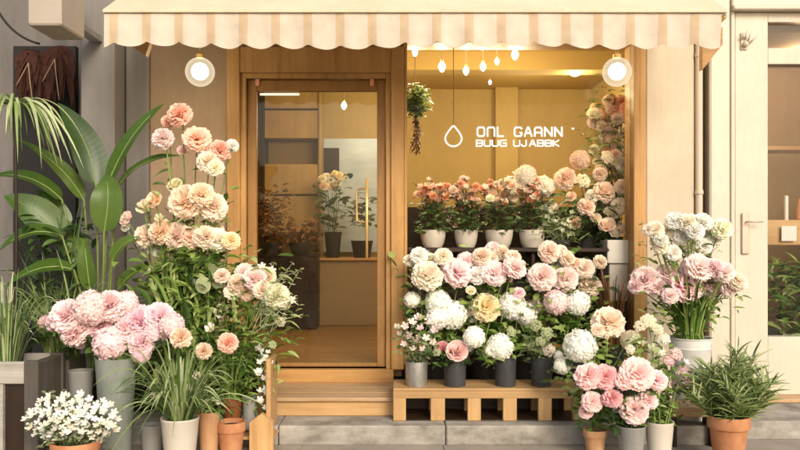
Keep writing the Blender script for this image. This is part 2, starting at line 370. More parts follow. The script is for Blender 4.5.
def rose():
    mb = MB()
    k = 0
    for ring, (n, r, tilt, L) in enumerate([(3, .10, .05, .75), (4, .2, .12, .8), (5, .33, .25, .85), (6, .45, .5, .85), (7, .5, .9, .8), (7, .45, 1.35, .78)]):
        for j in range(n):
            a = 2*PI*j/n+ring*.5; rad = Vector((math.cos(a), math.sin(a), 0)); sd = Vector((-math.sin(a), math.cos(a), 0))
            d = (Vector((0, 0, 1))*math.cos(tilt)+rad*math.sin(tilt)).normalized()
            mb.patch(rad*r*.6+Vector((0, 0, -.35)), d, sd, L*R.uniform(.95, 1.1), R.uniform(.75, .95)*(.55+ring*.12), .18, -.12 if ring > 2 else .1, .04, 4, 4, -.1+.05*ring, .75)
    return mb
def hydrangea():
    mb = MB()
    for th, d, s in dirs(150, 2.4):
        c = d*R.uniform(.86, .97); t2 = d.cross(s).normalized(); a0 = R.random()*PI
        dd = (d+Vector((R.uniform(-.25, .25), R.uniform(-.25, .25), R.uniform(-.25, .25)))).normalized()
        e1 = (s-dd*s.dot(dd)).normalized(); e2 = dd.cross(e1)
        tn = R.uniform(.35, .85)
        for k in range(4):
            a = a0+k*PI/2; pd = (e1*math.cos(a)+e2*math.sin(a)+dd*.25).normalized(); sd = (-e1*math.sin(a)+e2*math.cos(a))
            mb.patch(c, pd, sd, .185, .19, .1, R.uniform(-.3, .3), .09, 2, 3, tn-.15, tn+.1)
    n = len(mb.v)
    mb.sphere((0, 0, 0), .80, 12, 8)
    for k in range(n, len(mb.v)): mb.t[k] = .4
    return mb
def starflower(n=5, L=.95, w=.54, lift=.25):
    mb = MB()
    for layer in range(1):
        for k in range(n):
            a = 2*PI*k/n+R.uniform(-.1, .1); rad = Vector((math.cos(a), math.sin(a), lift)).normalized(); sd = Vector((-math.sin(a), math.cos(a), 0))
            mb.patch(Vector((0, 0, -.1)), rad, sd, L*R.uniform(.9, 1.05), w, .12, -.2, .04, 3, 3, .3, .9)
    mb.sphere((0, 0, .05), .16, 8, 5)
    return mb
def bud():
    mb = MB()
    for k in range(6):
        a = 2*PI*k/6; rad = Vector((math.cos(a), math.sin(a), 0)); sd = Vector((-math.sin(a), math.cos(a), 0))
        mb.patch(rad*.25+Vector((0, 0, -.8)), (Vector((0, 0, 1))+rad*.32).normalized(), sd, 1.6, .75, .2, .18, .03, 4, 3, .1, .8)
    return mb
def cluster():
    """a loose head of a few open blooms on short pedicels"""
    mb = MB()
    for th, d, s in dirs(11, 1.5):
        c = d*.72; a0 = R.random()*6; e1 = s; e2 = d.cross(s)
        for k in range(6):
            a = a0+k*PI/3; pd = (e1*math.cos(a)+e2*math.sin(a)+d*R.uniform(.2, .7)).normalized(); sd = (-e1*math.sin(a)+e2*math.cos(a))
            mb.patch(c-d*.1, pd, sd, R.uniform(.3, .42), .3, .12, .1, .05, 3, 3, .1, .9)
        for k in range(4):
            a = a0+k*PI/2; pd = (d+(e1*math.cos(a)+e2*math.sin(a))*.35).normalized(); sd = (-e1*math.sin(a)+e2*math.cos(a))
            mb.patch(c-d*.08, pd, sd, .3, .26, .15, .1, .05, 2, 3, 0, .8)
    return mb
HEADS = {}
for nm, fn, k in (('carnation', carnation, 3), ('peony', peony, 3), ('rose', rose, 3), ('hydrangea', hydrangea, 3), ('star', starflower, 3), ('bud', bud, 2), ('cluster', cluster, 3)):
    HEADS[nm] = [fn().mesh(nm+'_bloom', 'petal', (0, 0, 0), True) for _ in range(k)]

COL = dict(coral=(249, 196, 168), peach=(251, 220, 192), ltpeach=(251, 230, 208), paleyellow=(244, 232, 192), pinkw=(251, 224, 220), white=(250, 247, 240),
           cream=(250, 241, 220), yellow=(249, 230, 178), pink=(249, 208, 208), palepink=(250, 218, 221), hotpink=(238, 170, 174), beige=(247, 226, 204), lilac=(248, 214, 222), orange=(240, 170, 112), rust=(190, 112, 72), green=(196, 204, 150))

def flower(parent, pos, r, kind, col, axis=None, squash=1.0, name='flower'):
    o = link(name, R.choice(HEADS[kind]), parent)
    o.location = Vector(pos)-root_loc(parent)
    ax = Vector(axis) if axis is not None else Vector((R.uniform(-.45, .45), R.uniform(-1, -.35), R.uniform(.35, .9)))
    q = ax.normalized().to_track_quat('Z', 'Y')
    o.rotation_mode = 'QUATERNION'; o.rotation_quaternion = q @ Quaternion((0, 0, 1), R.uniform(0, 6.28))
    o.scale = (r, r, r*squash)
    c = lin(COL[col]); k = R.uniform(.92, 1.04); o.color = (min(.95, c[0]*k), min(.94, c[1]*k*R.uniform(.96, 1.04)), min(.92, c[2]*k*R.uniform(.94, 1.01)), 1)
    return o

# ------------------------------------------------------------------ pots
def potprof(kind, r, h):
    w = .008
    if kind == 'cone': o = [(r*.72, 0), (r*.74, .006), (r*.985, h-.012), (r, h-.010), (r, h)]
    elif kind == 'terracotta': o = [(r*.66, 0), (r*.68, .006), (r*.88, h*.74), (r*.885, h*.745), (r*.99, h*.75), (r, h*.76), (r*1.0, h-.006), (r*.985, h)]
    elif kind == 'cylinder': o = [(r*.9, 0), (r*.92, .004), (r*.97, h-.008), (r*1.01, h-.006), (r*1.01, h)]
    elif kind == 'bowl': o = [(r*.55, 0), (r*.68, .004), (r*.84, h*.25), (r*.95, h*.6), (r, h-.008), (r, h)]
    elif kind == 'bucket': o = [(r*.72, 0), (r*.74, .012), (r*.73, .016), (r*.94, h*.86), (r*.955, h*.865), (r*.955, h*.88), (r*.94, h*.885), (r*.98, h-.01), (r*1.03, h-.006), (r*1.03, h)]
    elif kind == 'vase': o = [(r*.7, 0), (r*.72, .01), (r*.8, h*.4), (r*.93, h*.85), (r, h-.01), (r*1.02, h)]
    ri = o[-1][0]-w
    return o+[(ri, h-.002), (ri*.97, h-.03), (.002, h-.03)]
def pot(parent, c, kind, r, h, mat, name='pot'):
    p = part(name, MB().lathe(c, potprof(kind, r, h), 40), mat, parent, ang=35)
    s = MB(); s.lathe((c[0], c[1], c[2]+h-.029), [(r*.86, 0), (r*.6, .006), (.002, .009)], 24); part('soil', s, 'soil', parent, True)
    return p

# ------------------------------------------------------------------ plants
def leaf_at(mb, p, d, L, W, tint, prof=oval, droop=.3, nseg=4, fold=.25, cols=2):
    p = Vector(p); d = Vector(d).normalized()
    tip = p+d*L+Vector((0, 0, -droop*L)); mid = p+d*(L*.5)+Vector((0, 0, droop*L*.15))
    up = Vector((R.uniform(-.4, .4), -.5+R.uniform(-.4, .4), 1)) if abs(d.z) < .8 else Vector((R.uniform(-1, 1), -1, .2))
    mb.ribbon(bez(p, mid, tip, nseg), W, prof, up, fold, tint, 0, cols)
def rdir(up=.4, front=-.2):
    a = R.random()*2*PI
    return Vector((math.cos(a), math.sin(a)*.8+front, up+R.uniform(-.5, .5))).normalized()
def stem_to(mb, a, b, r=.003, tint=.5, bow=.04):
    a, b = Vector(a), Vector(b)
    m = (a+b)/2+Vector((R.uniform(-bow, bow), R.uniform(-bow, bow), .05))
    pts = bez(a, m, b, 6); mb.tube(pts, r*1.2, r, 5, tint, False); return pts
def arrangement(name, label, cat, pk, heads, D, group=None, fol='leaf', nleaf=120, leafL=(.05, .09), leafW=.4, jitter=.05, span=(.25, .98), spread=.06, blades=None, squash=.85, potname='pot', dz=0, leafprof=oval, low=None, stemr=.003, filler=0):
    """pk = (kind, px, py_top, r_px, mat, z0, potD); heads = [(px, py, r_px, kind, colour)]"""
    kind, px, pyt, rpx, mat, z0, pD = pk
    top = P(px, pyt, pD); r = rpx*pD/F; base = Vector((top.x, top.y, z0))
    t = thing(name, label, cat, base, group)
    pot(t, base, kind, r, top.z-z0, mat, potname)
    big = [h for h in heads if h[2] > 7]
    for _ in range(filler):
        h = R.choice(big); a = R.random()*2*PI; q = h[2]*R.uniform(.9, 1.7)
        heads = heads+[(h[0]+math.cos(a)*q, h[1]+math.sin(a)*q*.8, R.uniform(4.5, 8.5), R.choice([h[3], h[3], 'carnation', 'rose']), R.choice([h[4], h[4], 'white', 'cream', 'palepink']), D+R.uniform(.06, .16))]
    mb = MB(); org = Vector((top.x, top.y, top.z-.03)); hp = []
    for h in heads:
        hx, hy, hr, hk, hc = h[:5]
        d = D+R.uniform(-jitter, jitter) if len(h) < 6 else h[5]
        q = P(hx, hy, d); rr = hr*d/F*1.05
        side = Vector(((q.x-top.x)*1.2, 0, 0))
        ax = Vector((R.uniform(-.3, .3), R.uniform(-1.0, -.5), R.uniform(.35, .8)))+side
        f = flower(t, q, rr, hk, hc, ax, squash if hk in ('carnation', 'peony', 'rose') else 1.0)
        hp.append((q, rr, ax.normalized()))
    for q, rr, ax in hp:
        a = org+Vector((R.uniform(-.6, .6)*r, R.uniform(-.6, .6)*r, 0))
        pts = stem_to(mb, a, q-ax*rr*.45, stemr, R.uniform(.3, .8))
        # calyx leaves
        for _ in range(2): leaf_at(mb, q-ax*rr*.6, rdir(.1), R.uniform(*leafL)*.8, R.uniform(*leafL)*leafW*.8, R.random(), leafprof)
    for _ in range(nleaf):
        q, rr, ax = R.choice(hp); u = R.uniform(*span)
        p = org.lerp(q-ax*rr*.7, u)+Vector((R.uniform(-1, 1), R.uniform(-.6, 1), R.uniform(-1, .6)))*spread*(.5+u)
        L = R.uniform(*leafL); leaf_at(mb, p, rdir(), L, L*leafW*R.uniform(.8, 1.2), R.random(), leafprof, R.uniform(0, .5))
    if blades:
        n, Lb, wb, out = blades
        for _ in range(n):
            a = R.random()*2*PI; o = Vector((math.cos(a), math.sin(a), 0)); L = R.uniform(*Lb)
            p0 = org+o*r*.5; k = R.uniform(.15, 1)*out
            mb.ribbon(bez(p0, p0+o*L*k*.35+Vector((0, 0, L*.75)), p0+o*L*k+Vector((0, 0, L*R.uniform(.45, .95)))), wb*R.uniform(.7, 1.2), strap, o*-1+Vector((0, 0, .8)), .25, R.random())
    part('foliage', mb, fol, t, True)
    return t, hp
def blade_plant(name, label, cat, pk, n, L, w, out, fol, up=(.3, .9), droop=(.0, .6), group=None, potted=True, bias=(0, 0)):
    kind, px, pyt, rpx, mat, z0, pD = pk
    top = P(px, pyt, pD); r = rpx*pD/F; base = Vector((top.x, top.y, z0))
    t = thing(name, label, cat, base, group)
    if potted: pot(t, base, kind, r, top.z-z0, mat)
    mb = MB()
    for _ in range(n):
        a = R.random()*2*PI; o = Vector((math.cos(a)+bias[0], math.sin(a)+bias[1], 0)); l = R.uniform(*L)
        p0 = top+Vector((o.x*r*.5, o.y*r*.5, -.03)); k = R.uniform(.1, 1)*out
        h = l*R.uniform(*up)
        mb.ribbon(bez(p0, p0+o*l*k*.4+Vector((0, 0, h*1.1)), p0+o*l*k+Vector((0, 0, h-l*R.uniform(*droop))), 9), w*R.uniform(.7, 1.25), strap if w > .008 else needle, Vector((-o.x, -o.y-.3, .9)), .3, R.random())
    part('foliage', mb, fol, t, True)
    return t

# ================================================================== SETTING
g = MB(); g.box((-40, -40, -.3), (40, 30, 0)); structure('pavement', g, 'paving')
pv = MB()
st = MB()
xs = [-2.6, -1.55, -.80, .30, 1.45, 2.05]
for a, b in zip(xs[:-1], xs[1:]): st.box((a+.003, -.88, 0), (b-.003, .06, .13), .008)
xs = [2.05, 3.0, 4.2]
for a, b in zip(xs[:-1], xs[1:]): st.box((a+.003, -.74, 0), (b-.003, .06, .128), .008)
structure('stone_step', st, 'stone', 30)
sl = MB()
for k in range(8): sl.box((-3.4+k*.92+.004, -1.75, -.02), (-3.4+(k+1)*.92-.004, -.885 if k < 6 else -.745, .006), .003)
structure('paving_slabs', sl, 'paving', 30)

# ------------------------------------------------------------------ the flower shop
shop = thing('flower_shop', 'flower shop front with oak framed glass door and large display window', 'shop building', (0, 0, 0))
part('wall', B((X(150), 0, .13), (X(228), .22, 4.6), .004).box((X(228), 0, 2.835), (X(404)-.001, .22, 4.6), .004).box((X(404), .002, 2.925), (X(645), .22, 4.6), .004), 'beige_wall', shop)
part('wall', B((X(645), -.02, .13), (X(694), .22, 4.6), .012), 'cream_wall', shop, label='cream right pier')
part('wall', B((X(404), 0, .13), (X(645), .22, .40), .004), 'darkwood', shop, label='dark base below the window')
part('floor', B((-2.2, .22, .30), (2.6, 4.3, .36), 0).box((X(228)+.02, 0.02, .30), (X(404)-.02, .22, .36), 0), 'floorwood', shop)
part('ceiling', B((-2.2, .22, 3.32), (2.6, 4.3, 3.42), 0), 'ceiling', shop)
part('back_wall', B((-2.2, 4.2, .36), (2.6, 4.3, 3.32), 0), 'ochre_wall', shop)
part('side_wall', B((-2.2, .22, .36), (-2.1, 4.2, 3.32), 0), 'ochre_wall', shop)
part('side_wall', B((2.5, .22, .36), (2.6, 4.2, 3.32), 0), 'ochre_wall', shop)
part('ceiling_beam', B((.0, 2.15, 3.13), (2.5, 2.42, 3.33), .004), 'ceiling', shop)
part('partition', B((X(497, 9.9), 4.05, .36), (X(520, 9.9), 4.2, 3.32), .004), 'ochre_wall', shop)
# door frame
df = MB()
xo0, xo1 = X(228), X(404); zt = 2.83
df.box((xo0, -.05, .36), (X(241), .24, zt), .006).box((X(391), -.05, .36), (xo1, .24, zt), .006).box((X(241), -.045, 2.63), (X(391), .24, zt-.003), .006)
df.box((X(241), -.02, .36), (X(246.5), .2, 2.63), .004).box((X(386), -.02, .36), (X(391), .2, 2.63), .004).box((X(246.5), -.018, 2.59), (X(386), .2, 2.63), .004)
part('door_frame', df, 'oak', shop, ang=30)
door = MB()
dz0, dz1 = .372, 2.585
gx0, gx1 = X(256), X(377); gz0, gz1 = .40, 2.50
door.box((X(247), .02, dz0), (gx0, .07, dz1), .004).box((gx1, .02, dz0), (X(385.5), .07, dz1), .004).box((gx0, .022, gz1), (gx1, .068, dz1-.001), .004).box((gx0, .022, dz0), (gx1, .068, gz0), .004)
dr = part('door', door, 'oak_door', shop, ang=30)
part('pane', B((gx0, .042, gz0), (gx1, .048, gz1), 0), 'door_glass', dr)
hd = MB()
hz0, hz1 = Z(258), Z(178)
hd.tube([(X(367), -.03, hz0), (X(367), -.03, hz1)], .011, n=12)
for z in (hz0+.07, hz1-.07): hd.tube([(X(367), -.03, z), (X(367), .042, z)], .008, n=8)
part('handle', hd, 'brass', dr, True)
h2 = MB(); xa, xb = X(356), X(364)
h2.tube([(xb, .05, Z(188)), (xa+.03, .10, Z(188)), (xa, .10, Z(190)), (xa, .10, Z(220)), (xa+.03, .10, Z(222)), (xb, .05, Z(222))], .009, n=8)
part('inner_handle', h2, 'brass', dr, True)
for hx in (257, 372): part('hinge', B((X(hx)-.018, .006, 2.535), (X(hx)+.018, .02, 2.60), .005), 'copper', dr, ang=30)
part('door_light', B((X(258), .075, 2.478), (X(298), .09, 2.494), .003), 'striplight', dr)
# window
wn = MB()
wx0, wx1 = X(404), X(645)
wn.box((wx0+.001, -.045, .40), (X(407), .2, 2.92), .004).box((X(632), -.05, .40), (X(638), .2, 2.92), .005).box((X(638), -.03, .40), (X(645), .2, 2.92), .005).box((X(407), -.04, 2.86), (X(632), .2, 2.92), .004).box((X(407), -.06, .40), (X(632), .2, .45), .005)
wf = part('window', wn, 'oak', shop, ang=30)
part('pane', B((X(407), .05, .45), (X(632), .058, 2.86), 0), 'glass', wf)
part('threshold', B((X(241)-.08, -.06, .262), (X(391)+.02, .24, .36), .006), 'oak_x', shop, ang=30)
# wooden doorstep
ws = MB(); ws.box((X(270), -.6, .132), (X(404)-.04, -.02, .235), .006)
ws_t = thing('wooden_step', 'low pale wooden step in front of the glass door', 'step', (X(330), -.3, .13))
part('riser', ws, 'pine_x', ws_t, ang=30)
tr = MB()
for k in range(3): tr.box((X(268), -.625+k*.195, .236), (X(404)-.03, -.625+k*.195+.19, .262), .005)
part('tread', tr, 'tread', ws_t, ang=30)

# pipe and gap between the shops
pp = MB(); pp.tube([(X(697.5), -.03, .13), (X(697.5), -.03, 3.6)], .027, n=16)
for z in (.6, 1.7, 2.75): pp.lathe((X(697.5), -.03, z), [(.027, 0), (.033, .001), (.033, .03), (.027, .031)], 16)
single('downpipe', pp, 'pipe', 'thin cream rainwater pipe running down beside the cream pier', 'drainpipe', (X(697.5), -.03, .13), None, ang=40)
# ------------------------------------------------------------------ white shop next door
wsx = thing('white_shop', 'white painted shop front with glazed door right of the flower shop', 'shop building', (X(770), 0, 0))
part('wall', B((X(701), .05, .13), (X(707), .22, 4.6), 0), 'brown_metal', wsx, label='brown recess')
part('pilaster', B((X(707), -.06, .13), (X(727), .22, 4.6), .012), 'white_paint', wsx)
part('wall', B((X(727), .03, .13), (X(730), .2, 4.6), 0), 'black', wsx, label='dark gap')
fz = Z(8)
part('fascia', B((X(730), -.04, fz), (X(960), .2, 4.6), .01), 'white_paint', wsx)
part('cornice', B((X(730), -.075, fz-.03), (X(960), .2, fz-.002), .008), 'white_paint', wsx)
wd = MB()
wd.box((X(730), -.02, .13), (X(734), .18, fz-.03), .006).box((X(735), 0, .16), (X(768), .12, fz-.035), .005)
wd.box((X(768), .002, Z(22)), (X(900), .118, fz-.036), .004).box((X(768), .002, Z(64)), (X(900), .118, Z(48)), .004)
wd.box((X(768), .002, .16), (X(900), .118, Z(337)), .004).box((X(900), 0, .16), (X(960), .12, fz-.035), .005)
wdr = part('door', wd, 'white_paint', wsx, ang=30)
part('pane', B((X(768), .05, Z(337)), (X(900), .056, Z(64)), 0).box((X(768), .05, Z(48)), (X(900), .056, Z(22)), 0), 'door_glass', wdr)
part('door_sill', B((X(728), -.16, .13), (X(960), .1, .158), .006), 'tread', wsx, ang=30)
hp_ = MB(); hp_.box((X(741), -.018, Z(254)), (X(748.5), -.001, Z(213)), .006)
hpl = part('handle', hp_, 'handle_plate', wdr, ang=30)
lv = MB(); lv.tube([(X(745), -.015, Z(222)), (X(745), -.06, Z(222)), (X(760), -.06, Z(222))], .006, n=8); part('lever', lv, 'handle_plate', hpl, True)
# its interior
part('interior', B((X(730), 1.5, .16), (X(960), 1.56, 3.0), 0).box((X(730), .2, .10), (X(960), 1.5, .16), 0).box((X(730), .2, 3.0), (X(960), 1.5, 3.06), 0).box((X(730), .2, .16), (X(732), 1.5, 3.0), 0).box((X(958), .2, .16), (X(960), 1.5, 3.0), 0), 'beige_wall', wsx)
part('shelf', B((X(768), .3, Z(245, 6.3)), (X(930), .6, Z(220, 6.3)), .006), 'pine_x', wsx, ang=30)
part('shelf', B((X(768), .9, Z(150, 6.9)), (X(930), 1.2, Z(146, 6.9)), .004).box((X(800), .9, .2), (X(804), 1.2, 2.9), .004), 'oak_x', wsx, ang=30)
cd = MB().box((X(781, 6.28), .27, Z(241, 6.28)), (X(796, 6.28), .276, Z(226, 6.28)), .001)
single('card', cd, 'card', 'small blank white card leaning on the shelf inside the white shop door', 'card', (X(788, 6.28), .27, Z(241, 6.28)), None)
# wall sconce / bell bracket on the white door frame
bk = thing('bell_bracket', 'small grey metal wall bracket on the white door frame', 'bracket', P(743, 50, 6.0))
q = MB(); q.box(P(740, 50, 6)+Vector((0, -.012, 0)), P(747, 33, 6)+Vector((0, -.001, 0)), .004); part('plate', q, 'pipe', bk, ang=30)
q = MB()
for a_, b_ in (((741, 40), (740, 34)), ((744, 40), (744, 32)), ((747, 42), (748, 34)), ((748, 44), (755, 37))):
    q.tube([P(*a_, 6)+Vector((0, -.02, 0)), P(*b_, 6)+Vector((0, -.05, 0))], .007, .004, 8)
q.sphere(P(744, 45, 6)+Vector((0, -.03, 0)), .022, 12, 8); part('hook', q, 'pipe', bk, True)

# ------------------------------------------------------------------ grey building on the left
gb = thing('grey_building', 'grey rendered building side with pillars left of the flower shop', 'building', (X(60), 0, 0))
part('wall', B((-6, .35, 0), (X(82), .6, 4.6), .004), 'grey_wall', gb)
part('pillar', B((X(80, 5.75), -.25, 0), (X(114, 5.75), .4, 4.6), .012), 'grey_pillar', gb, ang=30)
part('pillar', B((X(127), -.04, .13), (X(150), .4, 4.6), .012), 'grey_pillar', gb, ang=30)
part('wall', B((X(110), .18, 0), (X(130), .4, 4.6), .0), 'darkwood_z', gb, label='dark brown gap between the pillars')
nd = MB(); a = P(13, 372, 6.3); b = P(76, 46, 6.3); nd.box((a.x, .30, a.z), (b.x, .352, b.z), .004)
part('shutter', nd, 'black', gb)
wbx = MB(); a = P(27, 25, 5.0); wbx.box((a.x, -1.0, a.z), (X(61, 5.0), -.62, a.z+.5), .012)
part('strap', MB().box((X(61, 5.0)-.02, -.62, a.z+.08), (X(61, 5.0)-.1, .36, a.z+.12), 0), 'zinc', gb)
wb = single('wall_box', wbx, 'box_paint', 'pale grey metal box mounted high on the grey wall', 'utility box', Vector((X(44, 5.0), -.6, a.z)), None, ang=30)
cb = MB(); cb.tube(bez(P(-6, 2, 5.9), P(8, 36, 5.9), P(40, 44, 6.0), 10), .009, n=6); single('cable', cb, 'black', 'black cable drooping on the grey wall below the pale box', 'cable', P(-6, 2, 5.9), None, smooth=True)
# dried bundles hanging in the dark niche
for k, (px, py0, py1, w, lab) in enumerate(((32, 52, 108, 15, 'dark dried flower bunch with pale twine hanging left in the dark niche'), (58, 48, 112, 18, 'dark red brown dried flower bunch hanging right in the dark niche'))):
    tp = P(px, py0, 6.05); bt = P(px, py1, 6.05)
    t = thing('dried_bunch', lab, 'dried flowers', tp, 'dried bunches hanging on the left wall')
    mb = MB()
    for _ in range(70):
        e = bt+Vector((R.uniform(-1, 1)*w*6/F, R.uniform(-.08, .08), R.uniform(0, .32)))
        mb.ribbon(bez(tp+Vector((0, 0, .02)), (tp+e)/2+Vector(((e.x-tp.x)*.5, 0, .05)), e, 5), R.uniform(.03, .07), oval, (R.uniform(-.5, .5), -1, R.uniform(-.5, .5)), .3, R.random(), .3)
    part('stem_bundle', mb, 'dried', t, True)
    tw = MB(); tw.tube(bez(tp+Vector((0, -.06, -.1)), tp+Vector((.03, -.1, -.25)), tp+Vector((.05, -.09, -.42)), 6), .005, n=5); tw.tube(bez(tp+Vector((0, -.06, -.1)), tp+Vector((-.03, -.1, -.2)), tp+Vector((-.08, -.09, -.28)), 6), .004, n=5)
    part('twine', tw, 'twine', t, True)

# ------------------------------------------------------------------ awning
aw = thing('awning', 'cream canvas awning with striped scalloped valance over the flower shop', 'awning', (0, 0, 2.8))
ax0, ax1 = X(104, 5.0), X(722, 5.0); ztop = Z(12, 5.0); zb = Z(47, 5.0); zs = Z(43.5, 5.0)
nsc = 19.15; per = (ax1-ax0)/nsc; cols = 232
v = MB(); uv = []
for side in (0, 1):
    for r in range(7):
        for c in range(cols+1):
            x = lerp(ax0, ax1, c/cols); u = (x-ax0)/per+.5+.19
            sc = abs(math.sin(PI*(u)))**.8     # 0 at the notch, 1 at the belly
            zbot = lerp(Z(42.5, 5.0), Z(48, 5.0), sc)+.006*math.sin(x*3.1)+.004*math.sin(x*7.7+1)
            t = r/6; z = lerp(ztop, zbot, t)
            y = -1.0-.014*math.sin(u*PI*2+.7*math.sin(x*5))*t-.016*t*math.sin(x*2.3)+.0035*side
            v.v.append((x, y, z)); v.t.append(.5); uv.append((u, t))
m_ = cols+1
for side in (0, 1):
    o_ = side*7*m_
    for r in range(6):
        for c in range(cols):
            a = o_+r*m_+c; f = (a, a+m_, a+m_+1, a+1); v.f.append(f if side == 0 else f[::-1])
v.uv = uv
part('valance', v, 'stripes', aw, True)
cn = MB()
ny = 12
ringa = []
for k in range(ny+1):
    t = k/ny; y = lerp(-1.012, 0.0, t); z = lerp(ztop+.012, 3.55, t)-.05*math.sin(PI*t)
    ringa.append([(ax0-.005, y, z), (ax1+.03, y, z), (ax1+.03, y+.004, z-.008), (ax0-.005, y+.004, z-.008)])
cn.loft(ringa); part('canopy', cn, 'canvas', aw)
part('front_bar', MB().tube([(ax0, -.985, ztop-.005), (ax1+.03, -.985, ztop-.005)], .014, n=10), 'white_paint', aw, True)
hem = MB().box((ax0-.004, -1.016, ztop-.006), (ax1+.031, -1.006, ztop+.012), .002); part('hem', hem, 'canvas', aw)
for (p0, p1, p2) in (((702, 45), (722, 45), (702, 70)), ((128, 44), (150, 44), (146, 56))):
    D_ = 5.35; tri = [P(*p, D_) for p in (p0, p2, p1)]
    up = .12
    poly = [(tri[0].x, tri[0].z+up), (tri[0].x, tri[0].z), (tri[1].x, tri[1].z), (tri[2].x, tri[2].z), (tri[2].x, tri[2].z+up)]
    part('bracket', MB().prism(poly, -.66, -.6), 'oak_x', aw)
    arm = MB().tube([(tri[0].x+.02, -.63, tri[0].z+.06), (tri[0].x+.02, -.98, ztop-.02)], .016, n=8)
    part('arm', arm, 'brass', aw, True)

# ------------------------------------------------------------------ lamps
def point(name, loc, power, rad=.05, col=(1, .84, .54)):
    l = bpy.data.lights.new(name, 'POINT'); l.energy = power; l.color = col; l.shadow_soft_size = rad
    o = bpy.data.objects.new(name, l); C.objects.link(o); o.location = loc; return o
for px, lab in ((200, 'round glass globe lamp hanging by the beige wall left of the door'), (617, 'round glass globe lamp hanging before the right window edge')):
    c = P(px, 72, 5.75); r = 14.5*5.75/F
    t = thing('globe_lamp', lab, 'lamp', c, 'globe lamps under the awning')
    part('globe', MB().sphere(c, r, 28, 18), 'glass_globe', t, True)
    part('bulb', MB().sphere(c+Vector((0, 0, .004)), r*.60, 20, 12), 'bulb_globe', t, True)
    cp = MB().lathe(c+Vector((0, 0, r-.008)), [(.02, 0), (.03, .004), (.03, .03), (.012, .04), (.012, .05)], 16); part('cap', cp, 'brass', t, ang=40)
    part('cord', MB().tube([c+Vector((0, 0, r+.03)), (c.x, c.y, 3.28)], .004, n=6), 'twine', t, True)
    point('globe_light', c+Vector((0, -.13, -.02)), 3.6, .06)
for k, (px, py, r, D_, lab) in enumerate(((415, 52, 4.5, 6.5, 'left end of the bulb row, beside the door jamb'), (442, 66, 6, 6.45, 'large tilted bulb, second in the row from the door jamb'), (466, 70, 5, 6.55, 'lowest hanging, just right of the cord of the drop sign'),
        (483, 66, 5, 6.6, 'fourth bulb from the door jamb'), (497, 61, 4, 6.7, 'small round bulb, fifth in the row from the door jamb'), (515, 54, 6, 6.45, 'tall bulb at the right end of the row'), (490, 82, 2.6, 9.0, 'tiny far bulb below the row'), (344, 105, 4.5, 8.2, 'single bulb seen through the glass door'))):
    c = P(px, py, D_); rr = r*D_/F*.62
    t = thing('bulb_lamp', 'glowing bare bulb inside, '+lab, 'lamp', c, 'bare bulbs hanging inside the shop')
    b_ = MB().lathe(c, [(.002, -rr*1.7), (rr*.5, -rr*1.4), (rr*.95, -rr*.5), (rr, 0), (rr*.8, rr*.5), (rr*.45, rr*1.0), (rr*.35, rr*1.2)], 16); part('bulb', b_, 'bulb', t, True)
    part('socket', MB().lathe(c+Vector((0, 0, rr*1.2)), [(rr*.4, 0), (rr*.42, rr*.6), (.004, rr*.65)], 10), 'brass', t, ang=40)
    part('cord', MB().tube([c+Vector((0, 0, rr*1.6)), (c.x, c.y, 3.32)], .004, n=5), 'twine', t, True)
    if k < 6: point('bulb_light', c+Vector((0, 0, -rr*1.7-.04)), 5.5, .04)
for (x, y, z, e) in ((.15, 1.3, 2.75, 30), (1.15, 1.5, 2.75, 34), (-.6, 2.2, 2.6, 12), (1.5, 3.0, 2.7, 22), (-.4, 3.3, 2.7, 10)): point('shop_light', (x, y, z), e*.78, .08, (1, .83, .50))
dl = P(575, 73, 8.3); dl.z = 3.128; point('spot_light', dl+Vector((0, 0, -.08)), 8, .04); t = thing('downlight', 'small recessed spotlight in the shop ceiling near the right globe lamp', 'lamp', (dl.x, dl.y, dl.z))
part('rim', MB().lathe(dl, [(.05, 0), (.065, -.004), (.065, .02), (.05, .03)], 20), 'white_paint', t, ang=40)
part('bulb', MB().lathe(dl+Vector((0, 0, -.003)), [(.048, -.001), (.045, -.02), (.025, -.03), (.002, -.033)], 20), 'bulb', t, True)

point('door_light', P(800, 60, 6.8), 9, .06, (1, .72, .38))  # unseen light added to brighten the inside of the white shop

# ------------------------------------------------------------------ sign on the window
LET = {
 'O': [[(.15,0),(.85,0),(1,.2),(1,.8),(.85,1),(.15,1),(0,.8),(0,.2),(.15,0)]], 'n': [[(0,0),(0,.85),(.15,1),(.85,1),(1,.85),(1,0)]], 'L': [[(0,1),(0,0),(.8,0)]],
 'C': [[(1,.85),(.85,1),(.15,1),(0,.8),(0,.2),(.15,0),(.85,0),(1,.15),(1,.4),(.75,.4)]], 'A': [[(0,0),(.42,1),(.58,1),(1,0)],[(.18,.35),(.82,.35)]], 'R': [[(0,0),(0,1),(.8,1),(1,.8),(1,.55),(.8,.45),(0,.45)],[(.6,.45),(1,0)]],
 'Q': [[(0,0),(0,.8),(.2,1),(.8,1),(1,.8),(1,0)],[(0,.4),(1,.4)]], 'N': [[(0,0),(0,1),(1,0),(1,1)]], 'B': [[(0,0),(0,1),(.85,1),(1,.85),(1,.6),(.9,.5),(1,.4),(1,.15),(.85,0),(0,0)],[(0,.5),(.9,.5)]], 'U': [[(0,1),(0,.2),(.15,0),(.85,0),(1,.2),(1,1)]],
 'G': [[(1,1),(.15,1),(0,.8),(0,.2),(.15,0),(1,0),(1,.5),(.5,.5)]], 'J': [[(0,.3),(0,.15),(.15,0),(.6,0),(.75,.2),(.75,1)]], 'X': [[(0,0),(1,1)],[(0,1),(1,0)]], 'K': [[(0,0),(0,1)],[(.9,1),(0,.5),(.9,0)]],
}
SD = 6.02
sign = thing('shop_sign', 'white decal lettering with a drop outline on the display window, glow added', 'sign', P(500, 137, SD))
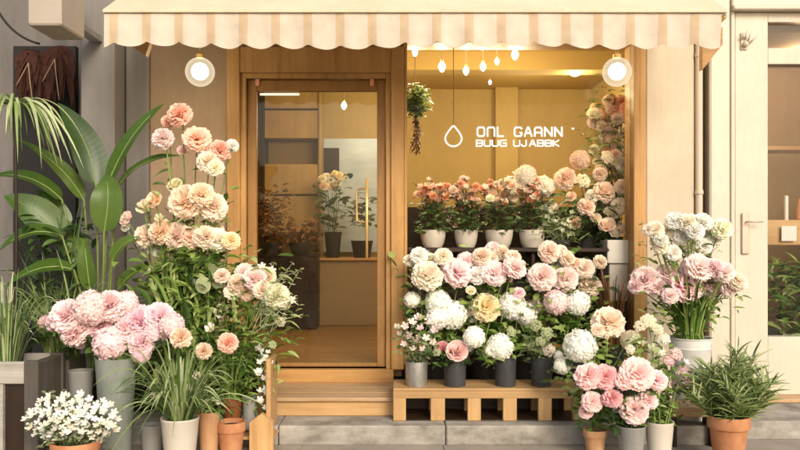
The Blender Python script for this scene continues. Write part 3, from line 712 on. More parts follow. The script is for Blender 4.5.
def stroke(mb, pts, w, y, th=.008):
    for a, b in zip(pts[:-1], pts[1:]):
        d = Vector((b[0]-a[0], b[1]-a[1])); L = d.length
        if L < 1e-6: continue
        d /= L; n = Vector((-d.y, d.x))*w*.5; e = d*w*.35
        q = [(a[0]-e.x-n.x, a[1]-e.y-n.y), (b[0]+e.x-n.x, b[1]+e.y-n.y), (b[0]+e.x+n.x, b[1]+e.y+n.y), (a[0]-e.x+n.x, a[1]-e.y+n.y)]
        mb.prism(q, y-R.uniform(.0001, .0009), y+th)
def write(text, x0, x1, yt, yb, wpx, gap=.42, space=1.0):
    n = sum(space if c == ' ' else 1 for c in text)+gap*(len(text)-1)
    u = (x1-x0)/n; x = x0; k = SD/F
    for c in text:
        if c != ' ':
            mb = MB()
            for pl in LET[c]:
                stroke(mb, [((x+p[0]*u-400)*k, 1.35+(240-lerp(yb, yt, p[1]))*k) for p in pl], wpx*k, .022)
            part('letter', mb, 'decal_glow', sign)
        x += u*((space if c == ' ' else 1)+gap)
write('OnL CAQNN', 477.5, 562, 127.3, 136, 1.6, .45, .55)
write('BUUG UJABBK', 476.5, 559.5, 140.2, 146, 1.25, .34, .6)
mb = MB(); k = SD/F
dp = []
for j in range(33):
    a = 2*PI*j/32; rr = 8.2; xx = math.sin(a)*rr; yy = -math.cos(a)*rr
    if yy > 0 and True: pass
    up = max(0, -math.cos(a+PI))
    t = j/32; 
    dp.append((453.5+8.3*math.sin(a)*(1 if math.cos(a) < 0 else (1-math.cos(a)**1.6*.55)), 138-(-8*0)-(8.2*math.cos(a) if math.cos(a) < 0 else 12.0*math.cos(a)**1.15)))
stroke(mb, [((p[0]-400)*k, 1.35+(240-p[1])*k) for p in dp], 1.5*k, .022); part('drop_outline', mb, 'decal_glow', sign)
mb = MB(); dt = P(573, 128.5, SD); stroke(mb, [(dt.x-.004, dt.z), (dt.x+.004, dt.z)], .012, .022); part('dot', mb, 'decal_glow', sign)
part('cord', MB().tube([P(453.5, 126, SD)+Vector((0, .01, 0)), P(453.5, 40, SD)+Vector((0, .01, 0))], .003, n=6), 'twine', sign, True)
# ================================================================== FURNITURE inside the shop
cnt = thing('counter', 'low khaki shop counter seen through the glass door', 'counter', (X(318, 9.0), 3.0, .36))
zt_ = Z(258, 9.0)
part('body', B((X(319, 9.0), 3.0, .362), (1.4, 3.6, zt_-.03), .006), 'khaki', cnt, ang=30)
part('counter_top', B((X(317, 9.0), 2.97, zt_-.03), (1.42, 3.62, zt_), .006), 'oak_x', cnt, ang=30)
cb_ = thing('low_cabinet', 'dark brown low cabinet with plants on it behind the door', 'cabinet', (X(285, 8.6), 2.6, .36))
zc = Z(254, 8.6)
part('body', B((X(250, 8.6), 2.62, .362), (X(316, 8.6), 3.0, zc-.03), .005), 'darkwood_z', cb_, ang=30)
part('cabinet_top', B((X(250, 8.6), 2.6, zc-.03), (X(317, 8.6), 3.0, zc), .005), 'darkwood', cb_, ang=30)
tc = thing('tall_cabinet', 'tall pale wall cabinet with open niche seen behind the glass door', 'cabinet', (X(290, 9.4), 3.42, 1.2))
D_ = 9.4
mb = MB(); x0, x1 = X(264, D_), X(318, D_)
for za, zb2 in ((Z(232, D_), Z(196, D_)), (Z(194, D_), Z(166, D_)), (Z(138, D_), Z(110, D_)), (Z(108, D_), Z(86, D_))): mb.box((x0, 3.42, za), (x1, 3.8, zb2), .006)
part('panel', mb, 'cabinet', tc, ang=30)
part('niche', B((x0, 3.72, Z(166, D_)), (x1, 3.8, Z(138, D_)), 0), 'khaki', tc)
part('side_board', B((x0-.05, 3.40, Z(254, D_)), (x0-.002, 3.8, Z(80, D_)), .004), 'darkwood_z', tc)
part('side_board', B((x1+.002, 3.40, Z(258, D_)), (x1+.03, 3.8, Z(80, D_)), .004), 'khaki', tc)
sh_ = B((x0, 3.43, Z(166.5, D_)), (x1, 3.72, Z(164, D_)), .003); part('shelf', sh_, 'cabinet', tc)
gp = thing('reflection_panel', 'pale grey blue panel standing in for the window reflection in the door glass', 'panel', (X(348, 9.9), 3.9, 1.4))
part('board', B((X(320, 9.9), 3.86, Z(252, 9.9)), (X(380, 9.9), 3.92, Z(139, 9.9)), .004), 'reflection_grey', gp)  # reflection in the door glass, painted as a solid board inside
part('frame', B((X(322, 9.8), 3.80, Z(172, 9.8)), (X(339, 9.8), 3.858, Z(148, 9.8)), .004), 'darkwood_z', gp)
# display shelf inside the window
ds = thing('display_shelf', 'dark brown display shelf behind the window carrying the white bowls', 'shelf', (X(515, 6.3), .3, .36))
zsf = Z(248, 6.22)
part('shelf_board', B((X(408, 6.2), .10, zsf-.03), (X(603, 6.3), .62, zsf), .004), 'darkwood', ds)
part('back_panel', B((X(408, 6.2), .623, .47), (X(626, 6.4), .65, Z(207, 6.63)), .004), 'darkwood', ds)
for px in (411, 466, 532, 600): part('post', B((X(px, 6.2)-.014, .14, .46), (X(px, 6.2)+.014, .17, zsf-.031), .003), 'darkwood_z', ds)
tr_ = thing('shadow_trough', 'low dark wooden trough put in as the black shadow behind the left pots', 'trough', (-1.6, -.35, .13))
part('front_board', B((X(96, 5.55), -.46, .132), (X(258, 5.55), -.43, .52), .006), 'darkwood', tr_, ang=30)  # dark boards added where only black shadow lies behind the pots
part('trough_top', B((X(94, 5.55), -.48, .521), (X(259, 5.55), -.16, .545), .006), 'darkwood', tr_, ang=30)
part('side_board', B((X(254, 5.55), -.429, .132), (X(258, 5.55), -.17, .519), .004), 'darkwood_z', tr_, ang=30)
# wooden slatted bench
bn = thing('slatted_bench', 'long low oak bench with square openings carrying metal flower pots', 'bench', (X(488, 5.25), -.6, .13))
zb1, zb0 = Z(388.5, 5.25), Z(398.5, 5.25)
part('bench_top', MB().box((X(393, 5.25), -.75, zb1-.018), (X(583, 5.25), -.585, zb1), .004).box((X(393, 5.25), -.580, zb1-.018), (X(583, 5.25), -.40, zb1-.001), .004), 'pine_x', bn, ang=30)
part('dark_fill_bottom', B((X(394, 5.25), -.74, .1335), (X(582, 5.25), -.40, .1385), .001), 'darkwood', bn)  # dark sheet added over the lit step so the openings look dark
part('dark_fill_back', B((X(394, 5.25), -.398, .134), (X(582, 5.25), -.384, zb1-.02), .002), 'darkwood', bn)  # dark board added behind the openings to darken them
part('rail', B((X(393, 5.25), -.748, zb0), (X(583, 5.25), -.72, zb1-.019), .003), 'pine_x', bn, ang=30)
part('rail', B((X(393, 5.25), -.43, zb0), (X(583, 5.25), -.402, zb1-.019), .003), 'pine_x', bn, ang=30)
for a_, b_ in ((393, 406), (430.5, 445), (467.5, 481), (503, 517), (538.5, 552), (573, 583)):
    part('leg', MB().box((X(a_, 5.25)+.001, -.747, .132), (X(b_, 5.25), -.70, zb0+.002), .004), 'pine', bn, ang=30)
    part('leg', MB().box((X(a_, 5.25)+.001, -.45, .132), (X(b_, 5.25), -.403, zb0+.002), .004), 'pine', bn, ang=30)

# ================================================================== WINDOW DISPLAY (behind the glass)
def bowl_plant(px, rpx, lab, rust, D_=6.22):
    heads = []
    for _ in range(38):
        a = R.random()*2*PI; q = math.sqrt(R.random()); heads.append((px+math.cos(a)*q*16, 191+math.sin(a)*q*13, R.uniform(2.8, 4.6), 'rose' if R.random() < .5 else 'star', R.choice(['orange', 'peach', 'orange', 'beige'] if rust else ['peach', 'orange', 'beige', 'cream'])))
    t, _ = arrangement('bowl_plant', lab, 'potted plant', ('bowl', px, 230, rpx, 'bowl', zsf, D_), heads, D_, 'plants in white bowls on the display shelf', 'leaf_brown', 130, (.04, .075), .5, .07, (.2, 1.05), .07, potname='bowl', stemr=.002)
    mb = MB(); top = P(px, 230, D_)
    for _ in range(380):
        p = top+Vector((R.gauss(0, .055), R.gauss(0, .05), R.uniform(-.02, .22)))
        leaf_at(mb, p, rdir(.3), R.uniform(.045, .08), R.uniform(.02, .036), R.random(), oval, .2, 3)
    part('lower_foliage', mb, 'leaf_dark', t, True)
bowl_plant(433, 13, 'orange flowered plant in white bowl nearest the door jamb', True)
bowl_plant(466, 12, 'orange flowered plant in white bowl, second from the door jamb', True)
bowl_plant(499, 14, 'russet plant in white bowl beneath the first letters of the sign', False)
bowl_plant(532, 13, 'half hidden white bowl plant under the cream hydrangeas', False)
# hanging plant by the jamb
hpt = P(415, 80, 6.35); hg_ = thing('hanging_plant', 'bushy green trailing plant hanging inside the window by the door jamb', 'hanging plant', hpt)
mb = MB(); mb2 = MB()
for _ in range(520):
    v_ = Vector((R.gauss(0, 1), R.gauss(0, 1), R.gauss(0, 1))).normalized()*R.uniform(.3, 1)
    leaf_at(mb, P(416, 102, 6.35)+Vector((v_.x*.11, v_.y*.11, v_.z*.16)), rdir(.2), R.uniform(.04, .07), R.uniform(.022, .036), R.random(), oval, .3, 3)
for k in range(3):
    pts = bez(P(415, 112, 6.35), P(416+k*2, 130, 6.35), P(413+k*2.5, 146+k*3, 6.35), 8); mb2.tube(pts, .006, .003, 5)
    for p in pts[2:]:
        for _ in range(5): leaf_at(mb2, p, rdir(-.2), R.uniform(.03, .05), .018, R.random(), oval, .5, 3)
part('foliage', mb, 'leaf', hg_, True); part('trailing_stem', mb2, 'leaf_brown', hg_, True)
part('cord', MB().tube([hpt+Vector((0, 0, 0)), (hpt.x, hpt.y, 3.32)], .004, n=6), 'twine', hg_, True)
# big mixed vases behind the right of the window
DW = 6.3
arrangement('flower_vase', 'cream hydrangea heads in dark vase behind the window below the sign', 'flowers', ('vase', 540, 232, 12, 'darkpot', zsf-.0, 6.42),
    [(511, 185, 9, 'hydrangea', 'cream'), (526, 176, 10.5, 'hydrangea', 'cream'), (543, 187, 11, 'hydrangea', 'cream'), (500, 206, 5, 'rose', 'peach'), (523, 205, 5, 'rose', 'pinkw'), (516, 173, 4, 'star', 'cream')], 6.25,
    None, 'leaf_dark', 200, (.06, .11), .45, .03, (.2, .95), .09)
arrangement('flower_vase', 'salmon peony and carnation heads in tall vase behind the right of the window', 'flowers', ('vase', 585, 250, 12, 'darkpot', zsf-.0, 6.45) if False else ('vase', 588, 236, 11, 'darkpot', zsf, 6.42),
    [(565, 179, 11, 'carnation', 'peach'), (580, 160, 9.5, 'hydrangea', 'peach'), (582, 182, 9, 'cluster', 'cream'), (604, 192, 11, 'carnation', 'peach'), (622, 187, 8, 'carnation', 'ltpeach'), (586, 207, 9, 'carnation', 'peach'), (571, 196, 5, 'rose', 'peach'), (606, 158, 8, 'cluster', 'cream'), (620, 206, 9, 'carnation', 'ltpeach'), (600, 174, 7, 'carnation', 'peach'), (612, 212, 8, 'rose', 'cream'), (592, 196, 7, 'carnation', 'cream'), (574, 222, 7, 'rose', 'peach'), (596, 217, 6, 'rose', 'beige'), (554, 209, 5, 'bud', 'beige')], 6.26,
    None, 'leaf_dark', 330, (.07, .13), .42, .03, (.15, 1.0), .12)
t, _ = arrangement('leafy_branches', 'tall leafy branches with peach and orange blooms at the right window edge', 'plant', ('vase', 614, 252, 9, 'bowl', .70, 6.5),
    [(R.uniform(594, 630), R.uniform(100, 172), R.uniform(5, 8.5), R.choice(['rose', 'cluster', 'carnation']), R.choice(['orange', 'beige', 'peach', 'cream', 'yellow'])) for _ in range(40)], 6.42, None, 'leaf_gold', 330, (.05, .1), .5, .08, (.5, 1.05), .11, potname='vase', stemr=.004)
mb = MB()
for _ in range(220):
    p = P(R.uniform(590, 630), R.gauss(140, 30), 6.45)+Vector((0, R.uniform(-.1, .12), 0)); leaf_at(mb, p, rdir(.2), R.uniform(.05, .1), R.uniform(.02, .045), R.random(), oval, .3, 3)
part('brown_foliage', mb, 'leaf', t, True)
arrangement('flower_vase', 'wispy cream flower sprays in dark vase behind the window centre', 'flowers', ('vase', 560, 240, 9, 'darkpot', zsf, 6.2),
    [(R.uniform(540, 580), R.uniform(200, 236), R.uniform(2.5, 4), 'star', R.choice(['green', 'cream', 'green'])) for _ in range(26)], 6.16, None, 'leaf_grey', 130, (.07, .13), .16, .03, (.3, 1.1), .1)
bxs = thing('white_box_planter', 'square white planter with pale roses at the right window edge', 'planter', P(616, 262, 6.2))
a = P(604, 263, 6.2); b = P(628, 240, 6.2)
part('lower_box', B((a.x+.02, .12, P(0, 300, 6.2).z), (b.x, .32, a.z-.004), .004), 'bowl', bxs, ang=30)
part('box', B((a.x, .10, a.z), (b.x, .34, b.z), .006), 'whitepot', bxs, ang=30)
for px, py, r, c in ((607, 224, 9, 'ltpeach'), (622, 228, 8, 'ltpeach'), (615, 232, 6, 'cream')): flower(bxs, P(px, py, 6.2), r*6.2/F, 'rose', c)
mb = MB()
for _ in range(70): leaf_at(mb, P(R.uniform(602, 630), R.uniform(226, 244), 6.24), rdir(.3), R.uniform(.05, .09), .035, R.random())
part('foliage', mb, 'leaf_dark', bxs, True)
part('support', B((b.x-.20, .13, .46), (b.x-.02, .31, P(0, 300, 6.2).z-.004), .004), 'darkwood_z', bxs)
# plants behind the door
for px, pyt, dens, lab in ((272, 190, 120, 'dark red leaved plant on the low cabinet at left behind the door glass'), (300, 222, 90, 'short dark red plant on the low cabinet at right behind the door glass')):
    Dp = 8.55; c = P(px, 240, Dp); t = thing('red_leaf_plant', lab, 'potted plant', (c.x, c.y, zc), 'red leaved plants on the cabinet')
    pot(t, (c.x, c.y, zc), 'bowl', .12, .13, 'black'); mb = MB()
    for _ in range(dens*2):
        u = R.random()**.7; p = Vector((c.x, c.y, zc+.12)).lerp(P(px+R.uniform(-20, 20), pyt+R.uniform(-8, 25), Dp), u); leaf_at(mb, p, rdir(.3), R.uniform(.06, .11), R.uniform(.03, .05), R.random(), oval, .4, 3)
    part('foliage', mb, 'leaf_brown', t, True)
t, _ = arrangement('counter_bouquet', 'yellow and peach bouquet in dark vase on the shop counter', 'flowers', ('vase', 333, 232, 9, 'black', zt_, 9.15),
    [(R.uniform(322, 342), R.uniform(172, 188), R.uniform(3.5, 5), 'carnation', R.choice(['yellow', 'cream', 'yellow', 'peach'])) for _ in range(9)], 9.1, None, 'leaf_dark', 70, (.1, .18), .4, .06, (.1, 1), .12)
t = thing('counter_plant', 'dark leafy plant on the counter beside the brass handle', 'potted plant', (X(362, 9.15), 3.15, zt_))
pot(t, (X(362, 9.15), 3.15, zt_), 'cone', .13, .2, 'black'); mb = MB()
for _ in range(80): leaf_at(mb, P(R.gauss(361, 8), R.gauss(214, 8), 9.15), rdir(.3), R.uniform(.1, .16), .05, R.random(), oval, .3, 3)
part('foliage', mb, 'leaf_dark', t, True)

# ================================================================== BENCH ROW AND BUCKETS BEHIND IT
def H(s):
    out = []
    for x in s.split(';'):
        a = x.split(); out.append((float(a[0]), float(a[1]), float(a[2]), a[3], a[4]))
    return out
zbt = zb1
arrangement('metal_pot', 'galvanised pot of small pink and cream lilies at bench end by the door', 'flowers', ('cylinder', 416.5, 361, 11.5, 'zinc', zbt, 5.36),
    H('405 326 5 star pink;412 322 5.5 star pinkw;420 328 5 star pink;428 322 5 star pinkw;434 330 5 star pink;400 334 4.5 star cream;409 336 5.5 star pinkw;417 340 5.5 star pink;426 338 5 star cream;433 342 4.5 star pinkw;404 344 4 star pink;413 349 4.5 star cream;423 349 4.5 star pink;397 327 3 bud cream;438 322 3 bud cream;418 317 3.5 bud pinkw'), 5.34, 'metal pots on the bench', 'leaf_grey', 170, (.035, .06), .45, .07, (.2, 1), .05, stemr=.0018)
arrangement('metal_pot', 'dark grey pot with two round pink roses and white hydrangea on bench', 'flowers', ('cylinder', 455, 359, 11.5, 'darkpot', zbt, 5.36),
    H('441 348 7.5 rose hotpink;457 350 11 rose pink;474 337 10.5 hydrangea white;437 353 5 cluster green;470 350 4 star white'), 5.32, 'metal pots on the bench', 'leaf_dark', 130, (.05, .09), .5, .04, (.2, 1), .06)
arrangement('metal_pot', 'dark grey pot with one white hydrangea head low on bench', 'flowers', ('cylinder', 505.5, 357, 11, 'darkpot', zbt, 5.36),
    H('500 347 13 hydrangea white;511 333 6 cluster green;490 351 5 hydrangea white'), 5.32, 'metal pots on the bench', 'leaf', 140, (.05, .09), .5, .03, (.2, 1), .06)
arrangement('metal_pot', 'dark grey pot with pale hellebores and green spray at right end of bench', 'flowers', ('cylinder', 541.5, 357, 11, 'darkpot', zbt, 5.36),
    H('536 326 7 cluster green;546 334 8 cluster green;540 342 6 cluster green;548 351 8.5 cluster cream;531 348 6 cluster green;558 356 5 hydrangea white;565 364 7 hydrangea white'), 5.34, 'metal pots on the bench', 'leaf_grey', 200, (.045, .08), .45, .05, (.2, 1), .07)
DB = 5.72
arrangement('florist_bucket', 'dark bucket of cream and pink blooms behind bench nearest the door', 'flowers', ('bucket', 436, 352, 18, 'black', .13, DB),
    H('419 256 9 carnation white;443 257 9 carnation cream;427 276 15.5 carnation cream;457 272 15 peony palepink;412 300 8 hydrangea white;438 303 13 hydrangea white;452 315 14.5 hydrangea white;437 319 11 hydrangea white'), DB-.05, 'buckets behind the bench', 'leaf', 380, (.05, .1), .5, .05, (.3, 1.02), .11, potname='bucket', filler=9)
arrangement('florist_bucket', 'dark bucket with single yellow bloom among pink ones behind bench', 'flowers', ('bucket', 487, 352, 18, 'black', .13, DB),
    H('482 257 9.5 carnation ltpeach;478 275 10 carnation white;494 273 12.5 peony palepink;515 267 11.5 peony palepink;513 258 8 carnation beige;486 308 14.5 carnation yellow;471 290 5 rose cream'), DB-.03, 'buckets behind the bench', 'leaf', 380, (.05, .1), .5, .05, (.3, 1.02), .11, potname='bucket', filler=9)
arrangement('florist_bucket', 'dark bucket of white hydrangeas under beige carnations behind bench middle', 'flowers', ('bucket', 526, 352, 17, 'black', .13, DB),
    H('512 306 14 hydrangea white;526 314 11.5 hydrangea white;519 293 6 carnation palepink;542 277 14 carnation pinkw;549 252 11 carnation beige;567 259 8 carnation beige'), DB-.02, 'buckets behind the bench', 'leaf', 280, (.06, .11), .5, .05, (.2, 1), .1, potname='bucket', filler=9)
arrangement('florist_bucket', 'dark bucket of paired pale pink and white heads behind bench right end', 'flowers', ('bucket', 572, 355, 17, 'black', .13, DB),
    H('565 279 13 carnation pinkw;584 268 10 peony beige;590 286 11 carnation beige;556 302 12.5 hydrangea palepink;577 303 12.5 hydrangea white;600 262 7 carnation beige;575 262 6 rose beige'), DB, 'buckets behind the bench', 'leaf', 300, (.06, .11), .5, .05, (.2, 1), .1, potname='bucket', filler=4)
blade_plant('dark_fern', 'bunch of tall brown stalks leaning at the right window corner', 'plant', ('bucket', 612, 345, 13, 'black', .13, 5.8), 60, (.35, .6), .012, .35, 'leaf_brown', (.8, 1.05), (0, .1))

# ================================================================== RIGHT GROUP
arrangement('white_bucket', 'large white bucket of pink peonies and small pale lisianthus by white door', 'flowers', ('bucket', 690, 337, 21, 'whitebucket', .13, 5.35),
    H('645 280 13.5 carnation pinkw;657 287 10 carnation palepink;670 296 8 carnation pinkw;697 288 10 carnation palepink;728 288 9 carnation pinkw;689 268 9 carnation pinkw;636 286 8 carnation palepink;668 274 11 peony palepink;684 287 17 peony pink;699 267 14 peony pinkw;711 283 13 peony palepink;723 272 11 peony pinkw;737 281 10 peony ltpeach;714 268 10 carnation palepink;655 230 9 carnation cream;675 221 9.5 carnation white;687 223 9.5 carnation cream;703 222 9 carnation white;722 229 10.5 carnation cream;661 240 7 carnation white;682 236 9.5 carnation white;692 249 10 carnation cream;673 253 8 carnation white;661 248 7 carnation cream;712 235 10 carnation white;648 230 6 carnation cream;695 231 9 carnation white;668 231 8 carnation cream;704 246 8 carnation white'), 5.3,
    'flowers set out right of the bench', 'leaf', 620, (.05, .1), .32, .08, (.05, 1), .09, (170, (.3, .6), .016, .5), potname='bucket', stemr=.004, filler=4)
D1 = 4.85
arrangement('grey_pot', 'pale grey pot with clustered pink peonies in front of the step', 'flowers', ('cone', 631, 425, 14.5, 'greypot', .006, 4.7),
    H('588 376 13 peony pink;605 377 12 peony hotpink;592 402 10 peony pink;612 398 9.5 peony hotpink;634 410 13.5 peony pink;648 400 9.5 peony pink;637 374 16 peony pink;657 380 10 peony pink;625 380 10 peony pink;586 412 7 peony pink'), 4.68, 'flowers set out right of the bench', 'leaf_dark', 200, (.05, .09), .45, .05, (.1, .95), .06)
arrangement('small_terracotta_pot', 'small terracotta pot with big white and blush hydrangeas by bench end', 'flowers', ('terracotta', 595, 429, 12, 'terra_pale', .006, 4.85),
    H('580 346 16 hydrangea white;608 323 16 carnation ltpeach;562 366 8 hydrangea white;630 340 9.5 hydrangea cream;598 330 7 carnation ltpeach'), 4.98, 'flowers set out right of the bench', 'leaf', 260, (.05, .09), .45, .05, (.1, .98), .07)
hh = H('648 322 9 cluster cream;640 327 7 cluster cream;657 330 7 cluster cream;663 340 8 cluster white;630 350 6 cluster cream;675 355 8 cluster pinkw;668 362 7 cluster palepink;683 374 9 cluster palepink;660 352 6 cluster white;690 384 7 cluster palepink;652 348 6 star green;642 342 6 star cream;686 362 5 star white;676 385 6 cluster palepink;636 336 5 star green')
arrangement('white_pot', 'plain white pot with airy cream and blush stock in front of the step', 'flowers', ('cone', 659.5, 421, 14, 'whitepot', .006, 4.72),
    hh, 4.85, 'flowers set out right of the bench', 'leaf', 330, (.04, .08), .4, .07, (.05, .98), .07)
c_ = P(728.5, 415, 4.7)
t = thing('grassy_plant', 'dense spiky green grassy plant in large terracotta pot at far right', 'potted plant', (c_.x, c_.y, .006))
pot(t, (c_.x, c_.y, .006), 'terracotta', 20.5*4.7/F, c_.z-.006, 'terra'); mb = MB()
for k in range(42):
    a = R.random()*2*PI; q = math.sqrt(R.random()); o = Vector((math.cos(a)*q, math.sin(a)*q*.8, 0)); hh_ = R.uniform(.36, .60)*(1-.6*q)
    p0 = c_+Vector((o.x*.09, o.y*.09, -.03)); p1 = p0+Vector((o.x*.17, o.y*.17, hh_)); pts = bez(p0, (p0+p1)/2+Vector((0, 0, .03)), p1, 10); mb.tube(pts, .004, .002, 5, .1)
    for m in range(30):
        u = R.random()**.8; p = p0.lerp(p1, u); a2 = R.random()*2*PI; L_ = R.uniform(.08, .17)
        d_ = Vector((math.cos(a2)+o.x*.6, math.sin(a2)*.9+o.y*.6-.1, R.uniform(.2, 1.5))).normalized()
        mb.ribbon(bez(p, p+d_*L_*.55+Vector((0, 0, .012)), p+d_*L_+Vector((0, 0, -.02*R.random())), 5), R.uniform(.008, .013), strap, Vector((R.uniform(-.5, .5), -.7, .8)), .3, R.random())
part('foliage', mb, 'leaf_spiky', t, True)
pr = MB(); pr.box((X(668, 5.1), -.98, Z(413, 5.1)-.01), (X(716, 5.1), -.74, Z(405, 5.1)), .004)
ps = thing('plank_stool', 'low pale plank stool between the white pot and grassy plant', 'stool', (X(690, 5.1), -.86, .006))
part('seat', pr, 'tread', ps, ang=30)
for px in (671, 709): part('leg', B((X(px, 5.1), -.94, .006), (X(px+4, 5.1), -.78, Z(413, 5.1)-.011), .003), 'darkwood_z', ps)

# ================================================================== LEFT GROUP
# bird of paradise with its big leaves
bp = thing('broad_leaf_plant', 'large broad leaved tropical plant standing tall at the left', 'potted plant', P(98, 430, 5.35)*1, None)
bl = bp.location; bl.z = .02; bp.location = bl
pot(bp, tuple(bl), 'cone', .16, .38, 'black')
Dl = 5.3; rt = Vector((bl.x, bl.y, .38))
# (stem foot px,py) (leaf base) (mid) (tip) width px, depth offsets of base, mid, tip, facing
LV = [((100, 300), (96, 186), (92, 140), (58, 103), 34, 0, .05, .12, (.5, -1, .25)), ((106, 300), (108, 184), (128, 130), (164, 104), 22, 0, -.02, .0, (-.2, -.8, .6)), ((104, 320), (104, 232), (112, 186), (104, 176), 34, -.12, -.16, -.05, (0, -1, .1)),
      ((108, 310), (117, 188), (140, 155), (180, 156), 20, 0, -.1, -.15, (.1, -.7, 1)), ((92, 300), (84, 200), (62, 160), (17, 139), 20, .1, .05, 0, (-.1, -.6, 1)), ((88, 310), (62, 200), (30, 166), (-14, 178), 24, .05, -.05, -.1, (0, -.6, 1)),
      ((90, 320), (62, 240), (36, 205), (4, 196), 36, -.05, -.1, -.1, (.1, -1, .6)), ((92, 330), (62, 236), (28, 222), (-2, 252), 26, -.15, -.25, -.3, (0, -.6, 1)), ((94, 330), (74, 270), (40, 258), (4, 288), 24, -.2, -.3, -.35, (0, -.6, 1)),
      ((108, 330), (112, 262), (120, 240), (140, 238), 20, -.1, -.15, -.2, (0, -.8, .7)), ((98, 330), (82, 268), (78, 240), (70, 226), 22, -.05, 0, .05, (.2, -1, .1)), ((104, 340), (118, 290), (132, 268), (150, 268), 22, -.05, -.1, -.15, (0, -.7, .8)), ((96, 335), (70, 225), (52, 200), (36, 190), 18, .1, .1, .1, (0, -.7, .8)), ((106, 330), (90, 290), (86, 260), (84, 240), 20, -.2, -.25, -.2, (-.2, -1, .1))]
for k, (f, b0, m0, t0, w_, da, dm, dt_, nv) in enumerate(LV):
    mb = MB(); foot = rt+Vector((R.uniform(-.06, .06), R.uniform(-.06, .06), -.03))
    pb, pm, pt = P(*b0, Dl+da), P(*m0, Dl+dm), P(*t0, Dl+dt_)
    mid = P(*f, Dl+da*.5)
    stem = bez(foot, mid, pb, 8); ml = MB(); ml.vein = []
    ml.ribbon(bez(pb, pm*1.0, pt, 16), w_*Dl/F*.95, broad, nv, .22, R.choice([.15, .4, .62, .5]), .05, 4)
    lf = part('leaf', ml, 'leaf_big', bp, True)
    mb.tube(stem+bez(pb, pm, pt, 10)[1:9], .011, .003, 6, .85); part('midrib', mb, 'leaf_big', lf, True)
# arching pale-edged plant top left
ap = thing('arching_plant', 'pale striped arching strap leaf plant spilling at upper left', 'potted plant', P(14, 362, 5.0))
az = P(14, 362, 5.0); ac = P(14, 108, 5.0)
pot(ap, (az.x, az.y, az.z), 'cone', .13, .24, 'darkpot')
part('trunk', MB().tube(bez(az+Vector((0, 0, .2)), (az+ac)/2+Vector((.03, 0, 0)), ac, 8), .013, .009, 8), 'darkwood_z', ap, True)
mb = MB()
for _ in range(66):
    a_ = R.random()*2*PI; o = Vector((math.cos(a_), math.sin(a_)*.7-.15, 0)); L_ = R.uniform(.32, .66)
    mb.ribbon(bez(ac, ac+o*L_*.42+Vector((0, 0, L_*R.uniform(.2, .42))), ac+o*L_*R.uniform(.5, .85)+Vector((0, 0, -L_*R.uniform(.2, .75))), 12), R.uniform(.014, .024), strap, Vector((-o.x*.3, -.4, 1)), .3, R.uniform(.3, 1))
part('foliage', mb, 'leaf_blade', ap, True)
# crate and planters
cr = thing('wooden_crate', 'weathered whitewashed wooden crate with dark front at left edge', 'crate', (X(10, 4.6), -1.3, .006))
zc1 = Z(362, 4.6); zc2 = Z(384, 4.6)
part('rim_board', B((X(-30, 4.6), -1.4, zc2), (X(24, 4.6), -1.37, zc1), .005), 'whitewash', cr, ang=30)
part('rim_board', B((X(-30, 4.6), -1.05, zc2), (X(24, 4.6), -1.02, zc1), .005), 'whitewash', cr, ang=30)
part('post', B((X(24, 4.6), -1.405, .006), (X(38, 4.6), -1.36, zc1+.004), .005), 'greywood', cr, ang=30)
part('post', B((X(24, 4.6), -1.06, .006), (X(38, 4.6), -1.015, zc1+.004), .005), 'greywood', cr, ang=30)
part('post', B((X(-30, 4.6)-.02, -1.405, .006), (X(3, 4.6), -1.362, zc2-.002), .005), 'whitewash', cr, ang=30)
part('side_board', B((X(26, 4.6), -1.358, .02), (X(36, 4.6), -1.062, zc1-.01), .004), 'greywood', cr, ang=30)
part('front_panel', B((X(3, 4.6), -1.375, .01), (X(24, 4.6), -1.362, zc2-.003), .002), 'darkwood_z', cr)
part('crate_bottom', B((X(-30, 4.6), -1.36, zc1-.12), (X(24, 4.6), -1.06, zc1-.09), .002), 'darkwood', cr)
gp_ = blade_plant('grass_plant', 'tall thin green grass filling the whitewashed crate at left edge', 'plant', ('cone', 6, 366, 22, 'black', zc1-.088, 4.75), 150, (.4, .72), .010, .45, 'leaf_blade', (.6, 1.0), (0, .3), potted=False)
pl_ = thing('dark_planter', 'dark grey brown wooden planter box standing beside the whitewashed crate', 'planter', (X(54, 5.0), -1.0, .006))
a = X(37, 5.0); b = X(69, 5.0); zt2 = Z(360, 5.0)
part('box', MB().box((a, -1.0, .006), (a+.10, -.72, zt2-.005), .005).box((a+.102, -1.004, .006), (b, -.72, zt2), .005), 'greywood', pl_, ang=30)
mb = MB()
for _ in range(170):
    p = P(R.uniform(22, 84), R.uniform(215, 362), 5.15)+Vector((0, R.uniform(-.1, .35), 0)); leaf_at(mb, p, rdir(.3), R.uniform(.1, .24), R.uniform(.02, .05), R.random(), oval, .3, 4)
for _ in range(40):
    p0 = Vector((lerp(a, b, R.random()), -.86, zt2-.03)); p1 = P(R.uniform(10, 92), R.uniform(190, 330), 5.25); mb.tube(bez(p0, (p0+p1)/2+Vector((R.uniform(-.1, .1), 0, .1)), p1, 6), .005, .003, 5, R.random())
part('foliage', mb, 'leaf_dark', pl_, True)
mb = MB()
for _ in range(80):
    o = Vector((R.uniform(-1, 1), R.uniform(-.8, .2), 0)); p0 = Vector((lerp(a, b, R.random()), -.86, zt2-.03)); L_ = R.uniform(.4, .85)
    mb.ribbon(bez(p0, p0+o*L_*.2+Vector((0, 0, L_*.7)), p0+o*L_*.5+Vector((0, 0, L_*R.uniform(.5, 1.0)))), R.uniform(.01, .02), strap, Vector((-o.x*.5, -.5, 1)), .25, R.random())
part('grass_blades', mb, 'leaf_blade', pl_, True)
